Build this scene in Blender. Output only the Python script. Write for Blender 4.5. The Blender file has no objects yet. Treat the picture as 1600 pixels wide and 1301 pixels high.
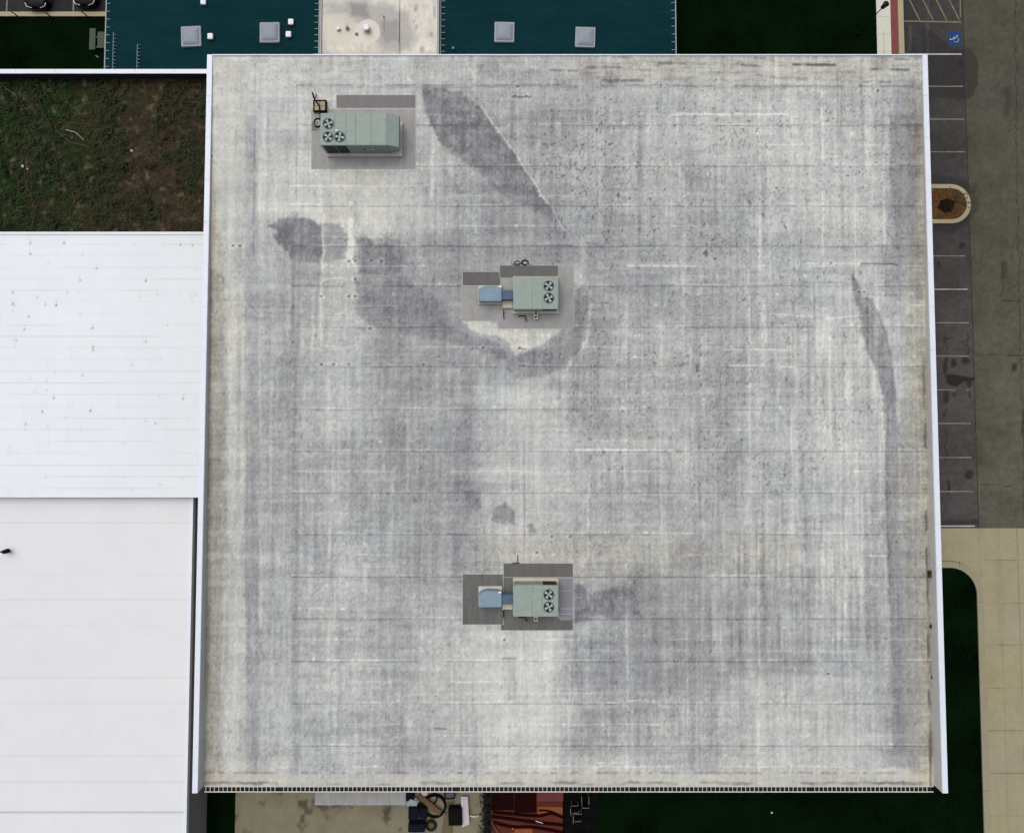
import bpy, bmesh, math, random
import numpy as np
from mathutils import Vector, Matrix

random.seed(7)
S = bpy.context.scene
COL = S.collection
rad = math.radians

# ------------------------------------------------------------------ camera
F_PX, CX, CY, PITCH, CAM_H = 1081.0, 800.0, 551.0, rad(2.6), 56.6
cd = bpy.data.cameras.new('camera'); cam = bpy.data.objects.new('camera', cd); COL.objects.link(cam)
cam.location = (0, 0, CAM_H); cam.rotation_euler = (PITCH, 0, 0)
cd.sensor_width = 36.0; cd.sensor_fit = 'HORIZONTAL'; cd.lens = 36.0 * F_PX / 1600.0
cd.shift_y = -(650.5 - CY) / 1600.0
cd.clip_end = 2000
S.camera = cam

# ------------------------------------------------------------------ light: bright overcast
SUN_EL, SUN_AZ = 66, 325
w = bpy.data.worlds.new('World'); S.world = w; w.use_nodes = True
nt = w.node_tree; bg = nt.nodes['Background']
sky = nt.nodes.new('ShaderNodeTexSky'); sky.sky_type = 'NISHITA'; sky.sun_disc = False
sky.sun_elevation = rad(SUN_EL); sky.sun_rotation = rad(SUN_AZ)
sky.air_density = 0.6; sky.dust_density = 6.0; sky.ozone_density = 0.6
nt.links.new(sky.outputs[0], bg.inputs[0]); bg.inputs[1].default_value = 0.12
sl = bpy.data.lights.new('sun', 'SUN'); sl.energy = 1.5; sl.angle = rad(85); sl.color = (0.95, 0.985, 0.935)
sun = bpy.data.objects.new('sun', sl); COL.objects.link(sun)
_az = rad(SUN_AZ)
sd = Vector((math.sin(_az) * math.cos(rad(SUN_EL)), math.cos(_az) * math.cos(rad(SUN_EL)), math.sin(rad(SUN_EL))))
sun.rotation_euler = (-sd).to_track_quat('-Z', 'Y').to_euler()
sun.location = (0, 0, 90)
S.view_settings.view_transform = 'Standard'; S.view_settings.look = 'None'
S.view_settings.gamma = 1.0; S.view_settings.use_curve_mapping = False
S.view_settings.exposure = -0.12

# ------------------------------------------------------------------ surveying: where a photographed point lies on a real plane
_c, _s = math.cos(PITCH), math.sin(PITCH)
def ray(px, py):
    dx, dy, dz = (px - CX) / F_PX, -(py - CY) / F_PX, -1.0
    return dx, _c * dy - _s * dz, _s * dy + _c * dz
def P(px, py, z=0.0):
    a, b, c = ray(px, py); t = (z - CAM_H) / c
    return Vector((a * t, b * t, z))

# the big roof falls gently to the south
YN, YS = 24.32, -28.9
XL, XR = -22.55, 30.75           # outer faces of the side parapets
SLOPE = 0.95 / (YN - YS)
def rz(y): return 6.35 - (YN - y) * SLOPE
def R(px, py, dz=0.0):
    a, b, c = ray(px, py)
    k = 6.35 - YN * SLOPE + dz
    t = (k - CAM_H) / (c - SLOPE * b)
    return Vector((a * t, b * t, k + SLOPE * b * t))
SC = 21.4                         # photographed pixels per metre on the roof

# ------------------------------------------------------------------ small helpers
def lin(c):
    return tuple(((v / 255.0) / 12.92 if v / 255.0 <= 0.04045 else ((v / 255.0 + 0.055) / 1.055) ** 2.4) for v in c)

MATS = {}
def mat(name, rgb, rough=0.7, var=0.12, scale=3.0, fine=40.0, bump=0.0, metal=0.0, spec=0.35, stretch=None, attr=False, bscale=30.0):
    """procedural surface: base colour varied by two noises, optional bump, optional painted-wear attribute"""
    if name in MATS: return MATS[name]
    m = bpy.data.materials.new(name); m.use_nodes = True
    n = m.node_tree.nodes; l = m.node_tree.links; b = n['Principled BSDF']
    b.inputs['Roughness'].default_value = rough; b.inputs['Metallic'].default_value = metal
    b.inputs['Specular IOR Level'].default_value = spec
    tc = n.new('ShaderNodeTexCoord')
    mp = n.new('ShaderNodeMapping'); l.new(tc.outputs['Object'], mp.inputs[0])
    if stretch: mp.inputs['Scale'].default_value = stretch
    n1 = n.new('ShaderNodeTexNoise'); n1.inputs['Scale'].default_value = scale; n1.inputs['Detail'].default_value = 6; n1.inputs['Roughness'].default_value = 0.6
    n2 = n.new('ShaderNodeTexNoise'); n2.inputs['Scale'].default_value = fine; n2.inputs['Detail'].default_value = 3
    l.new(mp.outputs[0], n1.inputs[0]); l.new(mp.outputs[0], n2.inputs[0])
    add = n.new('ShaderNodeMath'); add.operation = 'ADD'; l.new(n1.outputs[0], add.inputs[0]); l.new(n2.outputs[0], add.inputs[1])
    mr = n.new('ShaderNodeMapRange'); mr.inputs['From Min'].default_value = 0.65; mr.inputs['From Max'].default_value = 1.35
    mr.inputs['To Min'].default_value = 1 - var; mr.inputs['To Max'].default_value = 1 + var
    l.new(add.outputs[0], mr.inputs[0])
    mul = n.new('ShaderNodeVectorMath'); mul.operation = 'SCALE'
    if attr:
        at = n.new('ShaderNodeAttribute'); at.attribute_name = 'wear'; l.new(at.outputs['Color'], mul.inputs[0])
    else:
        mul.inputs[0].default_value = lin(rgb) if max(rgb) > 1 else rgb
    l.new(mr.outputs[0], mul.inputs['Scale']); l.new(mul.outputs[0], b.inputs['Base Color'])
    if bump:
        n3 = n.new('ShaderNodeTexNoise'); n3.inputs['Scale'].default_value = bscale; n3.inputs['Detail'].default_value = 4
        l.new(mp.outputs[0], n3.inputs[0])
        bp = n.new('ShaderNodeBump'); bp.inputs['Strength'].default_value = bump; bp.inputs['Distance'].default_value = 0.03
        l.new(n3.outputs[0], bp.inputs['Height']); l.new(bp.outputs[0], b.inputs['Normal'])
    MATS[name] = m
    return m

class MB:
    """collects boxes, tubes, discs and prisms into one mesh"""
    def __init__(s): s.v = []; s.f = []; s.bev = 0
    def add(s, vs, fs):
        o = len(s.v); s.v += [tuple(v) for v in vs]; s.f += [tuple(i + o for i in f) for f in fs]; return s
    def box(s, x0, x1, y0, y1, z0, z1):
        x0, x1 = min(x0, x1), max(x0, x1); y0, y1 = min(y0, y1), max(y0, y1)
        return s.add([(x0, y0, z0), (x1, y0, z0), (x1, y1, z0), (x0, y1, z0), (x0, y0, z1), (x1, y0, z1), (x1, y1, z1), (x0, y1, z1)],
                     [(3, 2, 1, 0), (4, 5, 6, 7), (0, 1, 5, 4), (1, 2, 6, 5), (2, 3, 7, 6), (3, 0, 4, 7)])
    def rbox(s, cx, cy, sx, sy, z0, z1, a):
        c, n = math.cos(a), math.sin(a); q = []
        for z in (z0, z1):
            for dx, dy in ((-sx, -sy), (sx, -sy), (sx, sy), (-sx, sy)):
                q.append((cx + (dx * c - dy * n) / 2, cy + (dx * n + dy * c) / 2, z))
        return s.add(q, [(3, 2, 1, 0), (4, 5, 6, 7), (0, 1, 5, 4), (1, 2, 6, 5), (2, 3, 7, 6), (3, 0, 4, 7)])
    def prism(s, pts, z0, z1):
        n = len(pts); f0 = z0 if callable(z0) else (lambda x, y: z0); f1 = z1 if callable(z1) else (lambda x, y: z1)
        a = sum(pts[i][0] * pts[(i + 1) % n][1] - pts[(i + 1) % n][0] * pts[i][1] for i in range(n))
        if a < 0: pts = pts[::-1]
        vs = [(p[0], p[1], f0(p[0], p[1])) for p in pts] + [(p[0], p[1], f1(p[0], p[1])) for p in pts]
        fs = [tuple(range(n - 1, -1, -1)), tuple(range(n, 2 * n))] + [(i, (i + 1) % n, (i + 1) % n + n, i + n) for i in range(n)]
        return s.add(vs, fs)
    def ring(s, outer, inner, z0, z1):
        n = len(outer); vs = []
        for z in (z0, z1):
            vs += [(p[0], p[1], z) for p in outer] + [(p[0], p[1], z) for p in inner]
        fs = []
        for i in range(n):
            j = (i + 1) % n
            fs += [(2 * n + i, 2 * n + j, 3 * n + j, 3 * n + i), (i, j, 2 * n + j, 2 * n + i), (n + j, n + i, 3 * n + i, 3 * n + j), (j, i, n + i, n + j)]
        return s.add(vs, fs)
    def cyl(s, x, y, z0, z1, r, n=20, r1=None):
        r1 = r if r1 is None else r1
        a = [2 * math.pi * i / n for i in range(n)]
        vs = [(x + r * math.cos(t), y + r * math.sin(t), z0) for t in a] + [(x + r1 * math.cos(t), y + r1 * math.sin(t), z1) for t in a]
        return s.add(vs, [tuple(range(n - 1, -1, -1)), tuple(range(n, 2 * n))] + [(i, (i + 1) % n, (i + 1) % n + n, i + n) for i in range(n)])
    def tube(s, pts, r, n=6, taper=1.0):
        pts = [Vector(p) for p in pts]; rings = []
        for i, p in enumerate(pts):
            d = (pts[min(i + 1, len(pts) - 1)] - pts[max(i - 1, 0)])
            d = d.normalized() if d.length > 1e-9 else Vector((0, 0, 1))
            u = d.cross(Vector((0, 0, 1)) if abs(d.z) < 0.9 else Vector((1, 0, 0))).normalized(); v = d.cross(u)
            rr = r * (1 + (taper - 1) * i / max(1, len(pts) - 1))
            rings.append([p + (u * math.cos(2 * math.pi * k / n) + v * math.sin(2 * math.pi * k / n)) * rr for k in range(n)])
        vs = [q for ring in rings for q in ring]; m = len(rings)
        fs = [(i * n + k, i * n + (k + 1) % n, (i + 1) * n + (k + 1) % n, (i + 1) * n + k) for i in range(m - 1) for k in range(n)]
        fs += [tuple(range(n - 1, -1, -1)), tuple((m - 1) * n + k for k in range(n))]
        return s.add(vs, fs)
    def torus(s, c, R_, r, n=32, k=8, a0=0, a1=2 * math.pi, e=1.0, rot=0):
        pts = []
        for i in range(n + 1):
            t = a0 + (a1 - a0) * i / n; x, y = R_ * math.cos(t), R_ * e * math.sin(t)
            pts.append((c[0] + x * math.cos(rot) - y * math.sin(rot), c[1] + x * math.sin(rot) + y * math.cos(rot), c[2]))
        return s.tube(pts, r, k)
    def build(s, name, m, parent=None, bevel=0.0, smooth=False):
        me = bpy.data.meshes.new(name); me.from_pydata(s.v, [], s.f); me.materials.append(m)
        bm = bmesh.new(); bm.from_mesh(me)
        bmesh.ops.recalc_face_normals(bm, faces=bm.faces)
        if bevel:
            bmesh.ops.bevel(bm, geom=[e for e in bm.edges if len(e.link_faces) == 2 and e.calc_face_angle(0) > 0.6], offset=bevel, segments=2, affect='EDGES', clamp_overlap=True)
        bm.to_mesh(me); bm.free()
        if smooth:
            for p in me.polygons: p.use_smooth = True
        o = bpy.data.objects.new(name, me); COL.objects.link(o)
        if parent is not None:
            o.parent = parent; o.matrix_parent_inverse = Matrix.Translation(parent.location).inverted()
            # children of parts keep world placement too
            if parent.parent is not None: o.matrix_parent_inverse = Matrix.Identity(4)
        return o

def tag(o, label, cat, group=None):
    o['label'] = label; o['category'] = cat
    if group: o['group'] = group
    return o
def struct(o, kind='structure'): o['kind'] = kind; return o
def empty(name, loc, label, cat, group=None):
    o = bpy.data.objects.new(name, None); COL.objects.link(o); o.location = loc; o.empty_display_size = 0.3
    return tag(o, label, cat, group)
def copy_tree(o, parent=None):
    c = o.copy(); COL.objects.link(c)
    if parent is not None: c.parent = parent
    for ch in list(o.children): copy_tree(ch, c)
    return c

# ------------------------------------------------------------------ noise for weathering (numpy)
_T = {}
def vn(x, y, seed):
    if seed not in _T: _T[seed] = np.random.RandomState(seed).rand(256, 256)
    t = _T[seed]; xi = np.floor(x).astype(int); yi = np.floor(y).astype(int)
    fx = x - xi; fy = y - yi; fx = fx * fx * (3 - 2 * fx); fy = fy * fy * (3 - 2 * fy)
    a = t[xi & 255, yi & 255]; b = t[(xi + 1) & 255, yi & 255]; c = t[xi & 255, (yi + 1) & 255]; d = t[(xi + 1) & 255, (yi + 1) & 255]
    return (a * (1 - fx) + b * fx) * (1 - fy) + (c * (1 - fx) + d * fx) * fy
def fbm(x, y, seed, o=4):
    r = 0; a = 0.5; s_ = 0
    for i in range(o):
        r = r + a * vn(x * 2 ** i, y * 2 ** i, seed + i * 17); s_ += a; a *= 0.55
    return r / s_
def sstep(a, b, x):
    t = np.clip((x - a) / (b - a), 0, 1); return t * t * (3 - 2 * t)
def seg_dist(x, y, p, q):
    dx, dy = q[0] - p[0], q[1] - p[1]; L = dx * dx + dy * dy + 1e-12
    t = np.clip(((x - p[0]) * dx + (y - p[1]) * dy) / L, 0, 1)
    return np.hypot(x - p[0] - t * dx, y - p[1] - t * dy)
def poly_mask(x, y, pts, feather, wx, wy, warp):
    """soft mask (1 inside) of a polygon in metres, its outline made ragged by warp noise"""
    xs = [p[0] for p in pts]; ys = [p[1] for p in pts]; g = feather + warp + 0.3
    sel = (x > min(xs) - g) & (x < max(xs) + g) & (y > min(ys) - g) & (y < max(ys) + g)
    out = np.zeros_like(x)
    X = x[sel] + warp * wx[sel]; Y = y[sel] + warp * wy[sel]
    if X.size == 0: return out
    ins = np.zeros(X.shape, bool); d = np.full(X.shape, 1e9); n = len(pts)
    for i in range(n):
        p, q = pts[i], pts[(i + 1) % n]
        d = np.minimum(d, seg_dist(X, Y, p, q))
        if p[1] != q[1]:
            c = ((p[1] > Y) != (q[1] > Y)) & (X < (q[0] - p[0]) * (Y - p[1]) / (q[1] - p[1]) + p[0]); ins ^= c
    sd_ = np.where(ins, d, -d)
    out[sel] = sstep(-feather, feather, sd_)
    return out
def line_mask(x, y, pts, w_, wx=None, wy=None, warp=0.0):
    xs = [p[0] for p in pts]; ys = [p[1] for p in pts]; g = w_ * 2 + warp + 0.1
    sel = (x > min(xs) - g) & (x < max(xs) + g) & (y > min(ys) - g) & (y < max(ys) + g)
    out = np.zeros_like(x); X, Y = x[sel], y[sel]
    if X.size == 0: return out
    if warp: X = X + warp * wx[sel]; Y = Y + warp * wy[sel]
    d = np.full(X.shape, 1e9)
    for p, q in zip(pts[:-1], pts[1:]): d = np.minimum(d, seg_dist(X, Y, p, q))
    out[sel] = 1 - sstep(w_ * 0.4, w_ * 1.3, d)
    return out
def ramp(p, stops):
    xs = [s[0] for s in stops]; cs = np.array([lin(s[1]) for s in stops])
    return np.stack([np.interp(p, xs, cs[:, k]) for k in range(3)], -1)

def grid_obj(name, x0, x1, y0, y1, step, zf, colf, material, parent=None):
    """a fine sheet whose vertices carry the colour of its stains and wear"""
    nx = max(2, int(round((x1 - x0) / step)) + 1); ny = max(2, int(round((y1 - y0) / step)) + 1)
    X, Y = np.meshgrid(np.linspace(x0, x1, nx), np.linspace(y0, y1, ny)); x = X.ravel(); y = Y.ravel()
    z = zf(x, y) if callable(zf) else np.full(x.shape, zf)
    me = bpy.data.meshes.new(name); nv = nx * ny; nf = (nx - 1) * (ny - 1)
    me.vertices.add(nv); me.vertices.foreach_set('co', np.stack([x, y, z], -1).astype(np.float32).ravel())
    i = np.arange(nf) ; r_, c_ = i // (nx - 1), i % (nx - 1); b = r_ * nx + c_
    idx = np.stack([b, b + 1, b + nx + 1, b + nx], -1).astype(np.int32).ravel()
    me.loops.add(nf * 4); me.loops.foreach_set('vertex_index', idx)
    me.polygons.add(nf); me.polygons.foreach_set('loop_start', np.arange(0, nf * 4, 4, dtype=np.int32))
    me.update(calc_edges=True); me.validate()
    col = colf(x, y); rgba = np.ones((nv, 4), np.float32); rgba[:, :3] = np.clip(col, 0, 1)
    at = me.color_attributes.new('wear', 'FLOAT_COLOR', 'POINT'); at.data.foreach_set('color', rgba.ravel())
    me.materials.append(material)
    o = bpy.data.objects.new(name, me); COL.objects.link(o)
    if parent is not None:
        o.parent = parent; o.matrix_parent_inverse = Matrix.Translation(parent.location).inverted()
    return o

# ------------------------------------------------------------------ materials
M = dict(
    membrane=mat('weathered_membrane', (0.5,) * 3, 0.85, 0.07, 1.3, 26.0, 0.12, attr=True, spec=0.25, bscale=8.0),
    asphalt=mat('asphalt', (0.05,) * 3, 0.9, 0.16, 2.0, 30.0, 0.25, attr=True, spec=0.2),
    soil=mat('courtyard_soil', (0.05,) * 3, 0.95, 0.35, 2.5, 22.0, 0.6, attr=True, spec=0.1, bscale=12.0),
    concrete=mat('worn_concrete', (0.3,) * 3, 0.88, 0.08, 1.2, 30.0, 0.15, attr=True, spec=0.2),
    white_roof=mat('white_membrane', (0.7,) * 3, 0.7, 0.025, 0.8, 20.0, 0.06, attr=True, spec=0.3, bscale=5.0),
    grass=mat('dark_grass', (0.0012, 0.0060, 0.0013), 0.97, 1.0, 0.25, 7.0, 0.5, spec=0.02, bscale=14.0),
    coping=mat('white_coping_metal', (214, 222, 233), 0.45, 0.05, 0.7, 9.0, spec=0.5),
    parapet=mat('parapet_membrane', (194, 193, 188), 0.8, 0.08, 0.8, 12.0),
    wall=mat('block_wall', (150, 143, 132), 0.85, 0.12, 1.0, 14.0, 0.2),
    wall_dark=mat('dark_stained_block', (38, 33, 34), 0.9, 0.25, 1.0, 14.0, 0.2), dark=mat('gutter_shadow_metal', (30, 30, 32), 0.7, 0.2),
    strap=mat('gutter_strap_metal', (190, 190, 186), 0.5, 0.1, 1.0, 12.0),
    teal=mat('teal_roof_metal', (0.0042, 0.0275, 0.0345), 0.9, 0.22, 0.5, 5.0, 0.05, spec=0.02, stretch=(0.6, 2.2, 1)),
    gutter_pale=mat('pale_gutter', (142, 150, 152), 0.5, 0.12),
    rail=mat('galvanised_rail', (96, 120, 128), 0.7, 0.1, metal=0.0),
    skyframe=mat('skylight_frame', (146, 150, 155), 0.7, 0.05),
    skydome=mat('skylight_dome', (132, 141, 152), 0.5, 0.06, 1.0, 10.0, spec=0.25),
    whitebox=mat('white_vent_paint', (222, 222, 228), 0.5, 0.05),
    unit=mat('grey_green_unit_paint', (139, 154, 147), 0.6, 0.12, 1.8, 9.0, spec=0.25),
    unit_side=mat('grey_green_panel', (128, 140, 130), 0.55, 0.1, 1.5, 8.0),
    seam=mat('unit_seam', (92, 108, 104), 0.6, 0.1),
    coil=mat('condenser_coil', (20, 22, 28), 0.6, 0.3, 4.0, 60.0, 0.3),
    fanhole=mat('fan_well', (22, 28, 32), 0.8, 0.2),
    blade=mat('fan_blade_metal', (150, 166, 164), 0.6, 0.1),
    curb=mat('unit_curb', (190, 184, 168), 0.8, 0.16, 2.0, 14.0),
    blue=mat('blue_hood_paint', (124, 146, 160), 0.85, 0.16, 1.2, 9.0, spec=.15),
    blued=mat('blue_duct_paint', (84, 100, 124), 0.85, 0.12, 1.2, 9.0, spec=.15),
    patch_l=mat('grey_patch', (147, 148, 146), 0.85, 0.2, 1.6, 14.0, stretch=(1.6, .6, 1)), patch_m=mat('mid_grey_patch', (116, 114, 115), 0.85, 0.16, 1.6, 14.0, stretch=(1.6, .6, 1)), bead=mat('lap_sealant', (166, 165, 160), 0.85, 0.2, 2.0, 14.0),
    patch_d=mat('charcoal_patch', (96, 95, 95), 0.85, 0.2, 1.2, 12.0, stretch=(1.6, .5, 1)),
    patch_g=mat('olive_patch', (95, 97, 95), 0.85, 0.32, 1.4, 12.0, stretch=(1.8, .35, 1)),
    patch_p=mat('violet_patch', (128, 128, 136), 0.85, 0.1, 1.0, 12.0),
    black=mat('black_rubber', (14, 14, 15), 0.85, 0.2, spec=.08),
    yellowpipe=mat('cream_pipe', (205, 198, 170), 0.6, 0.1),
    tan=mat('tan_board', (158, 145, 120), 0.8, 0.14, 3.0, 20.0),
    kerb=mat('kerb_concrete', (158, 150, 122), 0.85, 0.1, 1.5, 18.0),
    kerb_grey=mat('kerb_drive', (142, 137, 114), 0.85, 0.1, 1.5, 18.0),
    walk=mat('pale_walk_concrete', (196, 196, 184), 0.85, 0.06, 1.5, 20.0),
    brick=mat('red_brick_band', (118, 62, 62), 0.85, 0.16, 2.0, 26.0),
    joint=mat('dark_joint', (86, 80, 64), 0.9, 0.15),
    paint_w=mat('worn_white_paint', (176, 174, 172), 0.8, 0.35, 2.5, 22.0),
    paint_f=mat('faded_white_paint', (118, 116, 112), 0.8, 0.45, 2.5, 18.0),
    paint_y=mat('worn_yellow_paint', (124, 110, 82), 0.8, 0.5, 2.5, 18.0),
    paint_b=mat('blue_paint', (30, 56, 104), 0.9, 0.2, 2.0, 18.0),
    paint_s=mat('symbol_white_paint', (170, 190, 205), 0.8, 0.2),
    mulch=mat('brown_mulch', (80, 55, 26), 0.95, 0.8, 3.0, 14.0, 0.9, bscale=16.0),
    leafdark=mat('hedge_leaf', (16, 20, 12), 0.85, 0.5, 2.0, 12.0),
    leafg=mat('undergrowth_leaf', (34, 46, 18), 0.9, 0.6, 1.0, 10.0),
    leafb=mat('dead_leaf', (66, 56, 38), 0.9, 0.6, 1.0, 10.0),
    bark=mat('grey_bark', (92, 86, 78), 0.9, 0.25),
    darkmulch=mat('dark_mulch', (30, 20, 11), 0.95, 0.6, 3.0, 14.0, 0.9, spec=.1, bscale=16.0), dark_patio=mat('dark_patio', (0.004,) * 3, 0.97, 0.3, spec=0.01, attr=True), barkd=mat('dark_bark', (34, 26, 20), 0.9, 0.25),
    lamp=mat('black_lamp_paint', (14, 14, 16), 0.5, 0.1),
    carp=mat('black_car_paint', (7, 7, 10), 0.45, 0.05, spec=0.15),
    carg=mat('car_glass', (10, 12, 16), 0.3, 0.05, spec=0.3),
    chrome=mat('pale_headlight', (185, 186, 190), 0.2, 0.05, spec=0.8),
    tyre=mat('tyre_rubber', (17, 17, 17), 0.85, 0.2),
    bench=mat('pale_green_slats', (66, 78, 64), 0.75, 0.15, 1.0, 14.0),
    plank=mat('brown_plank', (98, 74, 52), 0.85, 0.25, 2.0, 16.0),
    board=mat('pale_board', (186, 180, 188), 0.7, 0.1),
    binblue=mat('blue_grey_plastic', (72, 74, 94), 0.55, 0.15),
    navy=mat('navy_plastic', (18, 21, 32), 0.8, 0.25, spec=.08),
    mat_tan=mat('olive_mat', (98, 88, 64), 0.9, 0.2),
    rust=mat('rust_red_timber', (84, 30, 16), 0.8, 0.4, 1.2, 10.0, 0.2, stretch=(0.35, 2.2, 1)),
    maroon=mat('dark_maroon_sheet', (30, 9, 9), 0.9, 0.35, spec=.03),
    crimson=mat('crimson_sheet', (98, 44, 44), 0.6, 0.35, 1.5, 10.0, stretch=(4, .4, 1)),
    orange=mat('orange_board', (128, 68, 38), 0.8, 0.3, 1.5, 10.0, stretch=(0.5, 2, 1)),
    steel=mat('grey_steel', (98, 102, 108), 0.4, 0.1, metal=0.4),
    silver=mat('pale_tarp', (150, 158, 168), 0.5, 0.15),
    frame=mat('grey_chair_frame', (124, 128, 126), 0.5, 0.1),
    sling=mat('black_chair_sling', (8, 9, 9), 0.9, 0.2, spec=.03),
    weed=mat('weed_leaf', (58, 62, 34), 0.9, 0.4),
    paper=mat('white_scrap', (205, 205, 200), 0.8, 0.05),
)

# ================================================================== THE BIG ROOF
RX = [330, 430, 530, 630, 730, 830, 930, 1030, 1130, 1230, 1330, 1440]
RY = [95, 150, 230, 310, 390, 470, 550, 630, 710, 790, 870, 950, 1030, 1110, 1170, 1222]
BASE = np.array([
 [.85,.85,.80,.76,.66,.70,.74,.74,.78,.80,.76,.70],
 [.85,.76,.70,.66,.50,.52,.50,.60,.68,.68,.64,.48],
 [.86,.80,.72,.68,.50,.50,.55,.62,.66,.70,.70,.46],
 [.86,.78,.88,.66,.50,.45,.50,.56,.58,.68,.72,.44],
 [.74,.62,.78,.52,.44,.42,.42,.50,.54,.64,.68,.48],
 [.64,.56,.60,.36,.46,.50,.46,.48,.52,.60,.66,.52],
 [.64,.56,.64,.42,.44,.52,.48,.54,.50,.64,.70,.48],
 [.64,.54,.66,.42,.46,.72,.48,.60,.54,.62,.68,.50],
 [.64,.50,.60,.42,.42,.76,.58,.58,.54,.62,.66,.48],
 [.64,.50,.60,.46,.46,.72,.60,.56,.56,.62,.64,.48],
 [.64,.50,.60,.46,.48,.66,.56,.52,.52,.56,.62,.50],
 [.64,.50,.60,.50,.60,.62,.42,.40,.43,.47,.55,.48],
 [.66,.55,.60,.52,.78,.86,.42,.42,.44,.46,.54,.50],
 [.70,.60,.60,.56,.74,.82,.50,.50,.54,.60,.62,.44],
 [.70,.60,.60,.48,.60,.72,.50,.56,.62,.72,.74,.42],
 [.76,.70,.70,.68,.72,.75,.72,.72,.72,.74,.72,.60]])
_gx = np.array([R(v, 650).x for v in RX]); _gy = np.array([R(800, v).y for v in RY])

def rp(pts): return [tuple(R(a, b).xy) for a, b in pts]
SEAMS = [196, 260, 322, 385, 447, 511, 573, 640, 705, 770, 835, 901, 967, 1033, 1099, 1165]

def roof_colour(x, y):
    rng = np.random.RandomState(11)
    # broad tone of each area
    fx = np.interp(x, _gx, np.arange(len(_gx))); fy = np.interp(-y, -_gy, np.arange(len(_gy)))
    wob1 = fbm(x * 0.5, y * 0.5, 3, 3) - .5; wob2 = fbm(x * 0.5, y * 0.5, 5, 3) - .5
    fx = np.clip(fx + wob1 * .9, 0, len(_gx) - 1.001); fy = np.clip(fy + wob2 * .9, 0, len(_gy) - 1.001)
    xi = fx.astype(int); yi = fy.astype(int); u = fx - xi; v = fy - yi
    u = u * u * (3 - 2 * u); v = v * v * (3 - 2 * v)
    p = (BASE[yi, xi] * (1 - u) + BASE[yi, xi + 1] * u) * (1 - v) + (BASE[yi + 1, xi] * (1 - u) + BASE[yi + 1, xi + 1] * u) * v
    wx = (fbm(x * 1.3, y * 1.3, 21, 4) - .5) * 2.2 + (fbm(x * 6, y * 6, 23, 3) - .5) * 1.1; wy = (fbm(x * 1.3, y * 1.3, 31, 4) - .5) * 2.2 + (fbm(x * 6, y * 6, 33, 3) - .5) * 1.1
    warm = np.zeros_like(x)
    cool = 0.25 + 0.5 * fbm(x * .35, y * .25, 77, 3)
    # sheet courses, three metres each, and the half courses between
    c1 = np.floor((y + 40) / 3.03 + .12).astype(int); c2 = np.floor((y + 40) / 1.515 + .24).astype(int)
    tab = rng.rand(64, 64) - .5
    colm = np.floor((x + 30 + 1.5 * np.sin(c1 * 2.1)) / 4.6).astype(int)
    p += .07 * tab[c1 % 64, colm % 64] + .06 * tab[(c2 + 7) % 64, (colm + 3) % 64]
    colf = np.floor((x + 30 + 2.2 * np.sin(c2 * 1.3) + .02 * wx) / 1.55).astype(int); p += .085 * tab[(c2 * 3 + 11) % 64, (colf + 17) % 64] * sstep(.3, .6, vn(x * .18, y * .18, 39))
    # water-run streaks and mottling
    mid = 1 - np.abs(np.clip(p, 0, 1) - .55) * .8
    N = .15 * (vn(x * 1.9 + wx * .06, y * .06, 41) - .5) * (0.4 + 1.2 * vn(x * .2, y * .2, 43))
    N += .17 * (vn(x * 4.6 + wx * .07, y * .16, 45) - .5) + .15 * (vn(x * 9.0 + wx * .08, y * .32, 46) - .5)
    N += .12 * (vn(x * .10, y * 1.6 + wy * .05, 47) - .5) + .12 * (vn(x * .28, y * 4.6 + wy * .06, 48) - .5) + .07 * (vn(x * .5, y * 9.0, 49) - .5)
    N += .20 * (fbm(x * .45, y * .55, 51, 4) - .5) + .24 * (fbm(x * 3.0, y * 2.2, 55, 4) - .5)
    N += .22 * (vn(x * 8, y * 5.5, 61) - .5) + .20 * (np.random.RandomState(5).rand(x.size) - .5)
    N *= mid
    p += N
    # pale drip stripes that wander a little
    for k in range(70):
        sx = rng.uniform(XL + 2, XR - 1); y0 = rng.uniform(YS, YN - 3); L = rng.uniform(1.5, 9)
        if sx > 18: L *= 1.4
        w_ = rng.uniform(.05, .28); a = rng.uniform(.08, .26)
        d = np.abs(x - sx - .12 * wx); m = (1 - sstep(w_ * .5, w_, d)) * sstep(y0, y0 + .8, y) * (1 - sstep(y0 + L - .8, y0 + L, y))
        p += a * m * (.3 + .9 * vn(x * 4, y * 1.2, 63)) * (1 if rng.rand() < .78 else -.9)
    def stain(pts, target, op=1.0, feather=.16, warp=.28, rag=0.3):
        nonlocal p
        m = poly_mask(x, y, rp(pts), feather * .85 + .03, wx, wy, warp) * op * (.94 + .22 * (fbm(x * 1.1, y * .9, 73, 3) - .3))
        m = np.clip(m, 0, 1) * (.76 + .24 * sstep(.34, .56, fbm(x * 1.9, y * 1.5, 75, 5)))
        t = target - .05 + .85 * N
        p = p * (1 - m) + t * m
        return m
    def line(pts, w_px, d, warp=.05, gap=0.0, seed=81):
        nonlocal p
        m = line_mask(x, y, rp(pts), w_px / SC / 2, wx, wy, warp)
        if gap: m = m * sstep(gap - .15, gap + .1, vn(x * 1.3, y * 1.3, seed))
        p += d * m
        return m
    # left-hand margin
    m = stain([(340, 100), (384, 100), (384, 1225), (360, 1225), (354, 600), (346, 400)], .86, .7, .25, .2); warm += .35 * m
    m = poly_mask(x, y, rp([(322, 250), (337, 250), (352, 450), (352, 600), (345, 1230), (318, 1230)]), .35, wx, wy, .3); warm += .75 * m; p -= .14 * m
    stain([(384, 180), (401, 180), (403, 460), (403, 1228), (384, 1228), (384, 460)], .40, .62, .12, .1)
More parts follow.
